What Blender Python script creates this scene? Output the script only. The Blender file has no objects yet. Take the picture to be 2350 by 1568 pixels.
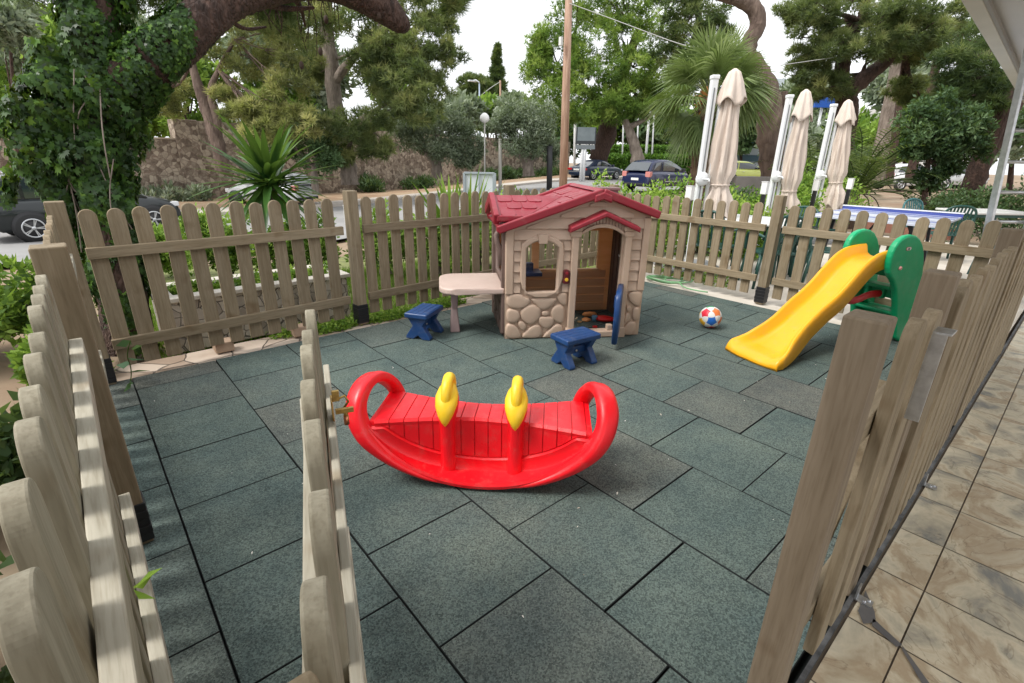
import bpy, bmesh, math, random
import numpy as np
from mathutils import Vector, Matrix
R_=math.radians
random.seed(7); rng=np.random.default_rng(11)
scene=bpy.context.scene; COL=scene.collection
# ---------------------------------------------------------------- camera frame (measured from the floor tiles)
FPX=1133.8
CF=np.array([.61882321,.70331692,-.3498616]); CR=np.array([.75468767,-.65588001,.01636858]); CU=np.array([.21795493,.27416549,.93665838])
CC=np.array([-.0732,-3.2212,1.4377])
FH=np.array([.6607,.7507]); RH=np.array([.7507,-.6607])
def sstep(t): t=max(0.,min(1.,t)); return t*t*(3-2*t)
def terr(x,y):
    s=(x-CC[0])*RH[0]+(y-CC[1])*RH[1]; d=(x-CC[0])*FH[0]+(y-CC[1])*FH[1]
    return -0.05-.78*sstep((5.-s)/15.)*sstep((d-5.)/7.)
def ray(px,py): return CF+CR*(px-1175)/FPX+CU*(784-py)/FPX
def at(px,py,d):
    """point on the sight line of a picture point at horizontal distance d ahead of the camera"""
    D=ray(px,py); t=d/(D[:2]@FH); return Vector(CC+D*t)
def ground(px,py):
    D=ray(px,py); t=.5
    for _ in range(4000):
        P=CC+D*t
        if P[2]<=terr(P[0],P[1]): break
        t+=.02+t*.002
        if t>150: break
    return Vector(P)
def scl(P):
    """metres per photo unit at a point"""
    return float((np.array(P)-CC)@CF)/FPX
# ---------------------------------------------------------------- materials
def mat(name,base=(.5,.5,.5),rough=.6,metal=0.,spec=.5,var=None,vscale=5.,vamt=.5,bump=0.,bscale=40.,stretch=(1,1,1),
        detail=5.,attr=None,objrand=0.,trans=0.,coat=0.,emis=None,alpha=None,stops=(.35,.65)):
    m=bpy.data.materials.new(name); m.use_nodes=True; nt=m.node_tree; N=nt.nodes; L=nt.links
    b=N['Principled BSDF']; out=N['Material Output']
    b.inputs['Roughness'].default_value=rough; b.inputs['Metallic'].default_value=metal
    b.inputs['Specular IOR Level'].default_value=spec
    if coat: b.inputs['Coat Weight'].default_value=coat; b.inputs['Coat Roughness'].default_value=.05
    tc=N.new('ShaderNodeTexCoord'); mp=N.new('ShaderNodeMapping'); mp.inputs['Scale'].default_value=stretch
    L.new(tc.outputs['Object'],mp.inputs['Vector']); vec=mp.outputs['Vector']
    if objrand:
        oi=N.new('ShaderNodeObjectInfo'); ad=N.new('ShaderNodeVectorMath'); ad.operation='ADD'
        cx=N.new('ShaderNodeCombineXYZ'); mm=N.new('ShaderNodeMath'); mm.operation='MULTIPLY'; mm.inputs[1].default_value=37.
        L.new(oi.outputs['Random'],mm.inputs[0]); 
        for k in range(3): L.new(mm.outputs[0],cx.inputs[k])
        L.new(tc.outputs['Object'],ad.inputs[0]); L.new(cx.outputs[0],ad.inputs[1]); L.new(ad.outputs[0],mp.inputs['Vector'])
    col=None
    if var is not None:
        nz=N.new('ShaderNodeTexNoise'); nz.inputs['Scale'].default_value=vscale; nz.inputs['Detail'].default_value=detail; nz.inputs['Roughness'].default_value=.6
        L.new(vec,nz.inputs['Vector'])
        rp=N.new('ShaderNodeValToRGB'); rp.color_ramp.elements[0].position=stops[0]; rp.color_ramp.elements[1].position=stops[1]
        rp.color_ramp.elements[0].color=(*base,1); rp.color_ramp.elements[1].color=(*var,1)
        L.new(nz.outputs['Fac'],rp.inputs['Fac']); col=rp.outputs['Color']
    if attr:
        at_=N.new('ShaderNodeAttribute'); at_.attribute_name='rnd'
        rp2=N.new('ShaderNodeValToRGB'); els=rp2.color_ramp.elements
        while len(els)<len(attr): els.new(.5)
        for i,c in enumerate(attr): els[i].position=i/(len(attr)-1); els[i].color=(*c,1)
        L.new(at_.outputs['Fac'],rp2.inputs['Fac'])
        if col is not None:
            mx=N.new('ShaderNodeMix'); mx.data_type='RGBA'; mx.inputs[0].default_value=vamt
            L.new(rp2.outputs['Color'],mx.inputs[6]); L.new(col,mx.inputs[7]); col=mx.outputs[2]
        else: col=rp2.outputs['Color']
    if objrand:
        hs=N.new('ShaderNodeHueSaturation'); mr=N.new('ShaderNodeMapRange'); mr.inputs[3].default_value=1-objrand; mr.inputs[4].default_value=1+objrand
        L.new(oi.outputs['Random'],mr.inputs[0]); L.new(mr.outputs[0],hs.inputs['Value'])
        if col is not None: L.new(col,hs.inputs['Color'])
        else: hs.inputs['Color'].default_value=(*base,1)
        col=hs.outputs['Color']
    if col is not None: L.new(col,b.inputs['Base Color'])
    else: b.inputs['Base Color'].default_value=(*base,1)
    if bump:
        n2=N.new('ShaderNodeTexNoise'); n2.inputs['Scale'].default_value=bscale; n2.inputs['Detail'].default_value=4
        L.new(vec,n2.inputs['Vector']); bp=N.new('ShaderNodeBump'); bp.inputs['Strength'].default_value=bump; bp.inputs['Distance'].default_value=.01
        L.new(n2.outputs['Fac'],bp.inputs['Height']); L.new(bp.outputs['Normal'],b.inputs['Normal'])
    if trans:
        tr=N.new('ShaderNodeBsdfTranslucent'); ms=N.new('ShaderNodeMixShader'); ms.inputs[0].default_value=trans
        if col is not None:
            g=N.new('ShaderNodeMix'); g.data_type='RGBA'; g.inputs[0].default_value=.35; g.inputs[7].default_value=(.35,.5,.05,1)
            L.new(col,g.inputs[6]); L.new(g.outputs[2],tr.inputs['Color'])
        L.new(b.outputs[0],ms.inputs[1]); L.new(tr.outputs[0],ms.inputs[2]); L.new(ms.outputs[0],out.inputs['Surface'])
    if emis: b.inputs['Emission Color'].default_value=(*emis[:3],1); b.inputs['Emission Strength'].default_value=emis[3]
    return m
def bark_mat(name,c1,c2,sc=6.):
    m=mat(name,c1,.95,var=c2,vscale=sc,stretch=(1,1,.35),stops=(.3,.7))
    nt=m.node_tree; N=nt.nodes; L=nt.links
    tc=N.new('ShaderNodeTexCoord'); mp=N.new('ShaderNodeMapping'); mp.inputs['Scale'].default_value=(1,1,.3); L.new(tc.outputs['Object'],mp.inputs[0])
    v=N.new('ShaderNodeTexVoronoi'); v.feature='DISTANCE_TO_EDGE'; v.inputs['Scale'].default_value=sc*2.2; L.new(mp.outputs[0],v.inputs['Vector'])
    bp=N.new('ShaderNodeBump'); bp.inputs['Strength'].default_value=1.; bp.inputs['Distance'].default_value=.04
    L.new(v.outputs['Distance'],bp.inputs['Height']); L.new(bp.outputs[0],N['Principled BSDF'].inputs['Normal'])
    return m
# ---------------------------------------------------------------- mesh builder
class MB:
    def __init__(s): s.v=[]; s.f=[]; s.r=[]; s.sm=[]
    def add(s,vs,fs,rnd=0.,smooth=False):
        o=len(s.v); s.v+= [tuple(p) for p in vs]; s.f+=[tuple(i+o for i in f) for f in fs]; s.r+=[rnd]*len(vs); s.sm+=[smooth]*len(fs)
        return s
    def box(s,c,sz,M=None,rnd=0.):
        x,y,z=[k/2 for k in sz]; vs=[Vector((a*x,b*y,e*z)) for e in(-1,1) for b in(-1,1) for a in(-1,1)]
        if M is not None: vs=[M@v for v in vs]
        vs=[v+Vector(c) for v in vs]
        return s.add(vs,[(0,2,3,1),(4,5,7,6),(0,1,5,4),(2,6,7,3),(0,4,6,2),(1,3,7,5)],rnd)
    def bar(s,a,b,w,h,rnd=0.,up=(0,0,1)):
        a=Vector(a); b=Vector(b); d=(b-a); L=d.length; d.normalize(); u=Vector(up)
        sd=d.cross(u)
        if sd.length<1e-4: sd=d.cross(Vector((1,0,0)))
        sd.normalize(); u=sd.cross(d)
        vs=[]
        for p in (a,b):
            for i,j in((-1,-1),(1,-1),(1,1),(-1,1)): vs.append(p+sd*w/2*i+u*h/2*j)
        return s.add(vs,[(0,1,2,3)[::-1],(4,5,6,7),(0,1,5,4),(1,2,6,5),(2,3,7,6),(3,0,4,7)],rnd)
    def tube(s,pts,rad,n=10,cap=True,jit=0.,rnd=0.,smooth=True,sq=None):
        pts=[Vector(p) for p in pts]
        if not hasattr(rad,'__len__'): rad=[rad]*len(pts)
        vs=[]; fs=[]; prev=None
        for i,p in enumerate(pts):
            t=(pts[min(i+1,len(pts)-1)]-pts[max(i-1,0)]).normalized()
            if prev is None:
                a=t.cross(Vector((0,0,1)) if abs(t.z)<.9 else Vector((1,0,0))).normalized()
            else: a=(prev-t*prev.dot(t)).normalized()
            prev=a; b=t.cross(a)
            for k in range(n):
                an=2*math.pi*k/n; r=rad[i]*(1+(random.uniform(-jit,jit) if jit else 0))
                vs.append(p+(a*math.cos(an)+b*math.sin(an)*(sq or 1))*r)
        for i in range(len(pts)-1):
            for k in range(n):
                k2=(k+1)%n; fs.append((i*n+k,i*n+k2,(i+1)*n+k2,(i+1)*n+k))
        if cap: fs.append(tuple(range(n))[::-1]); fs.append(tuple((len(pts)-1)*n+k for k in range(n)))
        return s.add(vs,fs,rnd,smooth)
    def lathe(s,prof,c=(0,0,0),n=24,rnd=0.,M=None,smooth=True):
        vs=[];fs=[]
        for r,z in prof:
            for k in range(n):
                an=2*math.pi*k/n; v=Vector((r*math.cos(an),r*math.sin(an),z))
                if M is not None: v=M@v
                vs.append(v+Vector(c))
        for i in range(len(prof)-1):
            for k in range(n):
                k2=(k+1)%n; fs.append((i*n+k,i*n+k2,(i+1)*n+k2,(i+1)*n+k))
        fs.append(tuple(range(n))[::-1]); fs.append(tuple((len(prof)-1)*n+k for k in range(n)))
        return s.add(vs,fs,rnd,smooth)
    def grid(s,P,rnd=0.,smooth=True,closed=False):
        """P: list of rows of points"""
        n=len(P[0]); vs=[p for row in P for p in row]; fs=[]
        for i in range(len(P)-1):
            for k in range(n if closed else n-1):
                k2=(k+1)%n; fs.append((i*n+k,i*n+k2,(i+1)*n+k2,(i+1)*n+k))
        return s.add(vs,fs,rnd,smooth)
    def prism(s,poly,a,b,ax='z',rnd=0.,M=None):
        """extrude 2D polygon from a to b along axis; poly coordinates are the two other axes in order"""
        n=len(poly); vs=[]
        for h in (a,b):
            for p,q in poly:
                v={'z':(p,q,h),'y':(p,h,q),'x':(h,p,q)}[ax]; v=Vector(v)
                if M is not None: v=M@v
                vs.append(v)
        fs=[tuple(range(n))[::-1],tuple(range(n,2*n))]+[(i,(i+1)%n,n+(i+1)%n,n+i) for i in range(n)]
        return s.add(vs,fs,rnd)
    def build(s,name,m=None,parent=None,bevel=0.,seg=2,smooth=None,loc=None,rot=None,sub=0,wn=False):
        me=bpy.data.meshes.new(name); me.from_pydata([tuple(v) for v in s.v],[],s.f)
        sm=s.sm if smooth is None else [smooth]*len(s.f)
        me.polygons.foreach_set('use_smooth',sm)
        if any(s.r):
            a=me.attributes.new('rnd','FLOAT','POINT'); a.data.foreach_set('value',s.r)
        bm=bmesh.new(); bm.from_mesh(me); bmesh.ops.recalc_face_normals(bm,faces=bm.faces); bm.to_mesh(me); bm.free()
        if m: me.materials.append(m)
        o=bpy.data.objects.new(name,me); COL.objects.link(o)
        if parent: o.parent=parent
        if loc is not None: o.location=loc
        if rot is not None: o.rotation_euler=rot
        if bevel:
            md=o.modifiers.new('b','BEVEL'); md.width=bevel; md.segments=seg; md.limit_method='ANGLE'; md.angle_limit=R_(40)
            if seg>1: md.harden_normals=False
        if sub:
            md=o.modifiers.new('s','SUBSURF'); md.levels=sub; md.render_levels=sub
        return o
def fastmesh(name,V,F,m,parent=None,rnd=None,smooth=False,nv=3):
    """V (n,3) F (k,nv) numpy"""
    me=bpy.data.meshes.new(name); V=np.ascontiguousarray(V,dtype=np.float32); F=np.ascontiguousarray(F,dtype=np.int32)
    me.vertices.add(len(V)); me.vertices.foreach_set('co',V.ravel())
    me.loops.add(F.size); me.loops.foreach_set('vertex_index',F.ravel())
    me.polygons.add(len(F)); me.polygons.foreach_set('loop_start',np.arange(0,F.size,F.shape[1],dtype=np.int32))
    try: me.polygons.foreach_set('loop_total',np.full(len(F),F.shape[1],dtype=np.int32))
    except Exception: pass
    me.update(calc_edges=True)
    if rnd is not None:
        a=me.attributes.new('rnd','FLOAT','POINT'); a.data.foreach_set('value',np.ascontiguousarray(rnd,dtype=np.float32))
    if m: me.materials.append(m)
    o=bpy.data.objects.new(name,me); COL.objects.link(o)
    if parent: o.parent=parent
    return o
def tag(o,label=None,cat=None,group=None,kind=None):
    if label: o['label']=label
    if cat: o['category']=cat
    if group: o['group']=group
    if kind: o['kind']=kind
    return o
def thing(name,label,cat,loc=(0,0,0),rz=0.,group=None):
    o=bpy.data.objects.new(name,None); COL.objects.link(o); o.location=loc; o.rotation_euler=(0,0,rz); o.empty_display_size=.1
    return tag(o,label,cat,group)
def kids(o): return [c for c in COL.objects if c.parent==o]
def copy_tree(o,parent=None,loc=None,rz=None,label=None,scale=None):
    c=o.copy(); COL.objects.link(c)
    if parent: c.parent=parent
    if loc is not None: c.location=loc
    if rz is not None: c.rotation_euler=(0,0,rz)
    if scale: c.scale=(scale,)*3
    if label: c['label']=label
    for k in kids(o): copy_tree(k,c)
    return c
def plate(name,outer,holes,th,m,parent=None,bevel=.003,M=None,off=0.):
    """flat plate with holes, drawn in local x,z and thick along y (from off to off+th)"""
    cu=bpy.data.curves.new(name,'CURVE'); cu.dimensions='2D'; cu.fill_mode='BOTH'; cu.extrude=max(th/2-bevel,1e-4); cu.bevel_depth=bevel; cu.bevel_resolution=1; cu.offset=-bevel
    for poly in [outer]+holes:
        sp=cu.splines.new('POLY'); sp.points.add(len(poly)-1); sp.use_cyclic_u=True
        for i,(x,z) in enumerate(poly): sp.points[i].co=(x,z,0,1)
    t=bpy.data.objects.new('tmp',cu); COL.objects.link(t)
    dg=bpy.context.evaluated_depsgraph_get(); me=bpy.data.meshes.new_from_object(t.evaluated_get(dg)); bpy.data.objects.remove(t); bpy.data.curves.remove(cu)
    Mr=Matrix.Rotation(math.pi/2,4,'X'); Mr=Matrix.Translation((0,off+th/2,0))@Mr
    if M is not None: Mr=M@Mr
    me.transform(Mr); me.name=name
    me.materials.clear(); me.materials.append(m)
    o=bpy.data.objects.new(name,me); COL.objects.link(o)
    if parent: o.parent=parent
    return o
def chaikin(p,n=2):
    for _ in range(n):
        q=[]
        for i in range(len(p)):
            a=p[i]; b=p[(i+1)%len(p)]
            q+=[tuple(a[k]*.75+b[k]*.25 for k in range(len(a))),tuple(a[k]*.25+b[k]*.75 for k in range(len(a)))]
        p=q
    return p
def smoothpath(p,n=2):
    p=[tuple(x) for x in p]
    for _ in range(n):
        q=[p[0]]
        for i in range(len(p)-1):
            a=p[i]; b=p[i+1]
            q+=[tuple(a[k]*.75+b[k]*.25 for k in range(len(a))),tuple(a[k]*.25+b[k]*.75 for k in range(len(a)))]
        q.append(p[-1]); p=q
    return p
def arc(cx,cy,r,a0,a1,n,ry=None):
    return [(cx+r*math.cos(R_(a0+(a1-a0)*i/n)),cy+(ry or r)*math.sin(R_(a0+(a1-a0)*i/n))) for i in range(n+1)]
# ---------------------------------------------------------------- camera, light, sky
cam=bpy.data.cameras.new('camera'); camo=bpy.data.objects.new('camera',cam); COL.objects.link(camo); scene.camera=camo
cam.sensor_width=36; cam.lens=FPX/2350*36; cam.clip_start=.02; cam.clip_end=600
Mc=Matrix(((CR[0],CU[0],-CF[0],CC[0]),(CR[1],CU[1],-CF[1],CC[1]),(CR[2],CU[2],-CF[2],CC[2]),(0,0,0,1))); camo.matrix_world=Mc
w=bpy.data.worlds.new('World'); scene.world=w; w.use_nodes=True; nt=w.node_tree; N=nt.nodes; L=nt.links
sky=N.new('ShaderNodeTexSky'); sky.sky_type='NISHITA'; sky.sun_disc=False; SUN_EL,SUN_AZ=R_(52),R_(200)
sky.sun_elevation=SUN_EL; sky.dust_density=4.; sky.air_density=1.2
# overcast: the blue of the clear sky is washed out towards a bright even white
hs=N.new('ShaderNodeHueSaturation'); hs.inputs['Saturation'].default_value=.22; L.new(sky.outputs[0],hs.inputs['Color'])
mx=N.new('ShaderNodeMix'); mx.data_type='RGBA'; mx.inputs[0].default_value=.6; mx.inputs[7].default_value=(11.5,11.7,12.,1)
L.new(hs.outputs[0],mx.inputs[6]); L.new(mx.outputs[2],N['Background'].inputs['Color']); N['Background'].inputs['Strength'].default_value=.106
sd=Vector((math.cos(SUN_EL)*math.cos(R_(160)),math.cos(SUN_EL)*math.sin(R_(160)),math.sin(SUN_EL)))  # towards the sun
sky.sun_rotation=math.atan2(sd.x,sd.y)
sl=bpy.data.lights.new('sun','SUN'); sl.energy=1.7; sl.angle=R_(20); sl.color=(1,.96,.9); so=bpy.data.objects.new('sun',sl); COL.objects.link(so)
so.rotation_euler=sd.to_track_quat('Z','Y').to_euler()
scene.view_settings.view_transform='Standard'; scene.view_settings.look='None'; scene.view_settings.exposure=.75; scene.view_settings.gamma=1
# ---------------------------------------------------------------- materials used widely
WOODC=(.215,.168,.105); WOODD=(.300,.246,.170)
def wood(name,st,a=WOODC,b=WOODD,r=.12):
    m=mat(name,a,.75,var=b,vscale=1.,stretch=st,detail=6,objrand=r,stops=(.3,.72),spec=.25)
    nt=m.node_tree; N=nt.nodes; L=nt.links
    # fine grain + bump
    src=[n for n in N if n.type=='MAPPING'][0]
    w_=N.new('ShaderNodeTexNoise'); w_.inputs['Scale'].default_value=3.5; w_.inputs['Detail'].default_value=3; L.new(src.outputs[0],w_.inputs['Vector'])
    bp=N.new('ShaderNodeBump'); bp.inputs['Strength'].default_value=.35; bp.inputs['Distance'].default_value=.003; L.new(w_.outputs['Fac'],bp.inputs['Height'])
    L.new(bp.outputs[0],N['Principled BSDF'].inputs['Normal'])
    b_=N['Principled BSDF']; lk=[l for l in L if l.to_socket==b_.inputs['Base Color']][0]; cs=lk.from_socket
    mu=N.new('ShaderNodeMix'); mu.data_type='RGBA'; mu.blend_type='MULTIPLY'; mu.inputs[0].default_value=.32
    rp=N.new('ShaderNodeValToRGB'); rp.color_ramp.elements[0].position=.35; rp.color_ramp.elements[0].color=(.62,.58,.52,1); rp.color_ramp.elements[1].position=.6; rp.color_ramp.elements[1].color=(1.15,1.15,1.15,1)
    L.new(w_.outputs['Fac'],rp.inputs[0]); L.new(cs,mu.inputs[6]); L.new(rp.outputs[0],mu.inputs[7])
    # crisp fine grain lines
    g2=N.new('ShaderNodeTexNoise'); g2.inputs['Scale'].default_value=9.; g2.inputs['Detail'].default_value=2; L.new(src.outputs[0],g2.inputs['Vector'])
    g3=N.new('ShaderNodeValToRGB'); g3.color_ramp.elements[0].position=.34; g3.color_ramp.elements[0].color=(.60,.55,.48,1); g3.color_ramp.elements[1].position=.50; g3.color_ramp.elements[1].color=(1.06,1.06,1.06,1); L.new(g2.outputs['Fac'],g3.inputs[0])
    m3=N.new('ShaderNodeMix'); m3.data_type='RGBA'; m3.blend_type='MULTIPLY'; m3.inputs[0].default_value=.28; L.new(mu.outputs[2],m3.inputs[6]); L.new(g3.outputs[0],m3.inputs[7]); mu=m3
    # knots / dirt blotches
    kn=N.new('ShaderNodeTexNoise'); kn.inputs['Scale'].default_value=7.; kn.inputs['Detail'].default_value=2
    tc=[n for n in N if n.type=='VECT_MATH'][0]; L.new(tc.outputs[0],kn.inputs['Vector'])
    kr=N.new('ShaderNodeValToRGB'); kr.color_ramp.elements[0].position=.60; kr.color_ramp.elements[1].position=.78; kr.color_ramp.elements[0].color=(1,1,1,1); kr.color_ramp.elements[1].color=(.62,.52,.42,1)
    L.new(kn.outputs['Fac'],kr.inputs[0]); m2=N.new('ShaderNodeMix'); m2.data_type='RGBA'; m2.blend_type='MULTIPLY'; m2.inputs[0].default_value=.8
    L.new(mu.outputs[2],m2.inputs[6]); L.new(kr.outputs[0],m2.inputs[7]); L.new(m2.outputs[2],b_.inputs['Base Color'])
    return m
WZ=wood('weathered_wood_upright',(22,22,1.6)); WX=wood('weathered_wood_rail',(1.6,22,22))
WZL=wood('pale_wood_upright',(22,22,1.6),(.235,.215,.158),(.345,.318,.245),.08); WXL=wood('pale_wood_rail',(1.6,22,22),(.33,.31,.245),(.45,.42,.345),.05)
WZP=wood('shaded_wood_upright',(18,18,1.2),(.17,.132,.09),(.225,.180,.13),.05)  # front posts: the porch roof's shade is put into a darker wood colour
BLK=mat('black_tape',(.012,.012,.014),.45)
TAPE=BLK
# ---------------------------------------------------------------- ground
def sheet(name,x0,x1,y0,y1,nx,ny,zf,m):
    X,Y=np.meshgrid(np.linspace(x0,x1,nx),np.linspace(y0,y1,ny)); Z=np.vectorize(zf)(X,Y)
    V=np.stack([X.ravel(),Y.ravel(),Z.ravel()],-1); i=np.arange(nx*ny).reshape(ny,nx)
    F=np.stack([i[:-1,:-1].ravel(),i[:-1,1:].ravel(),i[1:,1:].ravel(),i[1:,:-1].ravel()],-1)
    o=fastmesh(name,V,F,m); return o
EARTH=mat('dry_earth',(.20,.125,.075),.95,var=(.30,.235,.16),vscale=.6,bump=.5,bscale=8,detail=8)
tag(sheet('ground',-70,130,-70,130,161,161,lambda x,y:terr(x,y)-.10,EARTH),kind='structure')
ASPH=mat('asphalt',(.23,.225,.22),.9,var=(.30,.295,.29),vscale=.7,bump=.4,bscale=60,detail=8)
PAVE=mat('pale_pavement',(.42,.38,.33),.9,var=(.52,.47,.42),vscale=1.2,bump=.3,bscale=30,detail=6)
# road runs from lower left to the right; far kerb measured in the photo
K1=ground(640,486); K2=ground(1287,417); kd=(K2-K1); kd.z=0; kd.normalize(); kn=Vector((-kd.y,kd.x,0))  # kn points away
if kn.dot(Vector((FH[0],FH[1],0)))<0: kn=-kn
def strip(name,off0,off1,t0,t1,h,m,nt=60,nw=6,thick=0.):
    mb=MB(); P=[]
    for i in range(nt+1):
        t=t0+(t1-t0)*i/nt; row=[]
        for j in range(nw+1):
            q=K1+kd*t+kn*(off0+(off1-off0)*j/nw); row.append((q.x,q.y,terr(q.x,q.y)+h))
        if thick: row=[(row[0][0],row[0][1],row[0][2]-thick)]+row+[(row[-1][0],row[-1][1],row[-1][2]-thick)]
        P.append(row)
    mb.grid(P,smooth=False); return tag(mb.build(name,m),kind='structure')
strip('road',-9.5,0,-40,90,.0,ASPH)
strip('far_pavement',0.02,1.8,-40,90,.12,PAVE,thick=.2)
strip('verge',1.83,7.0,-40,90,.10,mat('verge_earth',(.26,.15,.09),.95,var=(.36,.27,.17),vscale=.9,bump=.5,bscale=10,detail=8))
# ---------------------------------------------------------------- rubber tile floor
def tile_mat():
    m=bpy.data.materials.new('rubber_granules'); m.use_nodes=True; nt=m.node_tree; N=nt.nodes; L=nt.links; b=N['Principled BSDF']; b.inputs['Roughness'].default_value=.9; b.inputs['Specular IOR Level'].default_value=.25
    tc=N.new('ShaderNodeTexCoord'); a=N.new('ShaderNodeAttribute'); a.attribute_name='rnd'
    r=N.new('ShaderNodeValToRGB'); e=r.color_ramp.elements; e[0].position=0; e[0].color=(.075,.106,.100,1); e[1].position=1; e[1].color=(.098,.107,.098,1)
    x=e.new(.6); x.color=(.081,.111,.104,1); x=e.new(.85); x.color=(.088,.110,.102,1)
    L.new(a.outputs['Fac'],r.inputs[0])
    # large soft wear patches
    n1=N.new('ShaderNodeTexNoise'); n1.inputs['Scale'].default_value=3.2; n1.inputs['Detail'].default_value=6; n1.inputs['Roughness'].default_value=.65; L.new(tc.outputs['Object'],n1.inputs['Vector'])
    w=N.new('ShaderNodeValToRGB'); w.color_ramp.elements[0].position=.35; w.color_ramp.elements[1].position=.7; w.color_ramp.elements[0].color=(.84,.86,.88,1); w.color_ramp.elements[1].color=(1.25,1.16,1.10,1); L.new(n1.outputs['Fac'],w.inputs[0])
    m1=N.new('ShaderNodeMix'); m1.data_type='RGBA'; m1.blend_type='MULTIPLY'; m1.inputs[0].default_value=1; L.new(r.outputs[0],m1.inputs[6]); L.new(w.outputs[0],m1.inputs[7])
    # dusty scuffs and darker damp stains
    n3=N.new('ShaderNodeTexNoise'); n3.inputs['Scale'].default_value=1.3; n3.inputs['Detail'].default_value=9; n3.inputs['Roughness'].default_value=.72; L.new(tc.outputs['Object'],n3.inputs['Vector'])
    w3=N.new('ShaderNodeValToRGB'); e3=w3.color_ramp.elements; e3[0].position=.30; e3[0].color=(.78,.80,.80,1); e3[1].position=.75; e3[1].color=(1.35,1.27,1.18,1); x3=e3.new(.5); x3.color=(1,1,1,1); L.new(n3.outputs['Fac'],w3.inputs[0])
    m4=N.new('ShaderNodeMix'); m4.data_type='RGBA'; m4.blend_type='MULTIPLY'; m4.inputs[0].default_value=.8; L.new(m1.outputs[2],m4.inputs[6]); L.new(w3.outputs[0],m4.inputs[7]); m1=m4
    # granules
    v=N.new('ShaderNodeTexVoronoi'); v.inputs['Scale'].default_value=210; L.new(tc.outputs['Object'],v.inputs['Vector'])
    s=N.new('ShaderNodeSeparateColor'); L.new(v.outputs['Color'],s.inputs[0])
    g=N.new('ShaderNodeValToRGB'); g.color_ramp.elements[0].position=.0; g.color_ramp.elements[0].color=(.45,.46,.47,1); g.color_ramp.elements[1].position=1; g.color_ramp.elements[1].color=(1.75,1.72,1.68,1); L.new(s.outputs[0],g.inputs[0])
    m2=N.new('ShaderNodeMix'); m2.data_type='RGBA'; m2.blend_type='MULTIPLY'; m2.inputs[0].default_value=.85; L.new(m1.outputs[2],m2.inputs[6]); L.new(g.outputs[0],m2.inputs[7])
    L.new(m2.outputs[2],b.inputs['Base Color'])
    bp=N.new('ShaderNodeBump'); bp.inputs['Strength'].default_value=.6; bp.inputs['Distance'].default_value=.004; L.new(v.outputs['Distance'],bp.inputs['Height']); L.new(bp.outputs[0],b.inputs['Normal'])
    return m
mb=MB(); X0,X1,Y0,Y1=-.16,5.2,-3.0,.775; g=.0022
def edge_y(x): return .735+.03*x/2.4 if x<2.6 else .77
for c in range(-1,11):
    xa=c*.5; xb=xa+.5; off=0. if c%2==0 else .5
    if c==10: xb=5.2
    for k in range(-3,9):
        ya=-(k+off)*.5-.5; yb=ya+.5
        xa_=max(xa,X0); xb_=min(xb,X1); ya_=max(ya,Y0); yb_=min(yb,edge_y((xa+xb)/2))
        if xb_-xa_<.03 or yb_-ya_<.03: continue
        # browner tiles here and there
        h=(math.sin(c*12.9898+k*78.233)*43758.5453)%1.0
        rn=max(.02,h)
        jx=random.uniform(-.0012,.0012); jy=random.uniform(-.0012,.0012); dz=random.uniform(-.0012,.0012)
        x_a,x_b,y_a,y_b=xa_+g+jx,xb_-g+jx,ya_+g+jy,yb_-g+jy; q=.0022
        def ed(a,b,n=6): return [(a[0]+(b[0]-a[0])*i/n,a[1]+(b[1]-a[1])*i/n) for i in range(n)]
        vs=[(x_a,y_a,-.04),(x_b,y_a,-.04),(x_b,y_b,-.04),(x_a,y_b,-.04),(x_a,y_a,-q+dz),(x_b,y_a,-q+dz),(x_b,y_b,-q+dz),(x_a,y_b,-q+dz),
            (x_a+q,y_a+q,dz),(x_b-q,y_a+q,dz),(x_b-q,y_b-q,dz),(x_a+q,y_b-q,dz)]
        mb.add(vs,[(0,1,5,4),(1,2,6,5),(2,3,7,6),(3,0,4,7),(4,5,9,8),(5,6,10,9),(6,7,11,10),(7,4,8,11),(8,9,10,11)],rn)
RFL=tag(mb.build('rubber_floor',tile_mat()),kind='structure')
RFL.data.materials.append(mat('joint_dirt',(.012,.016,.016),.95))
for p in RFL.data.polygons:
    if p.normal.z<.95: p.material_index=1
mb=MB(); mb.box((2.5,-1.1,-.055),(5.36,3.86,.03)); tag(mb.build('floor_base',mat('black_base',(.01,.014,.014),.95)),kind='structure')
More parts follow.
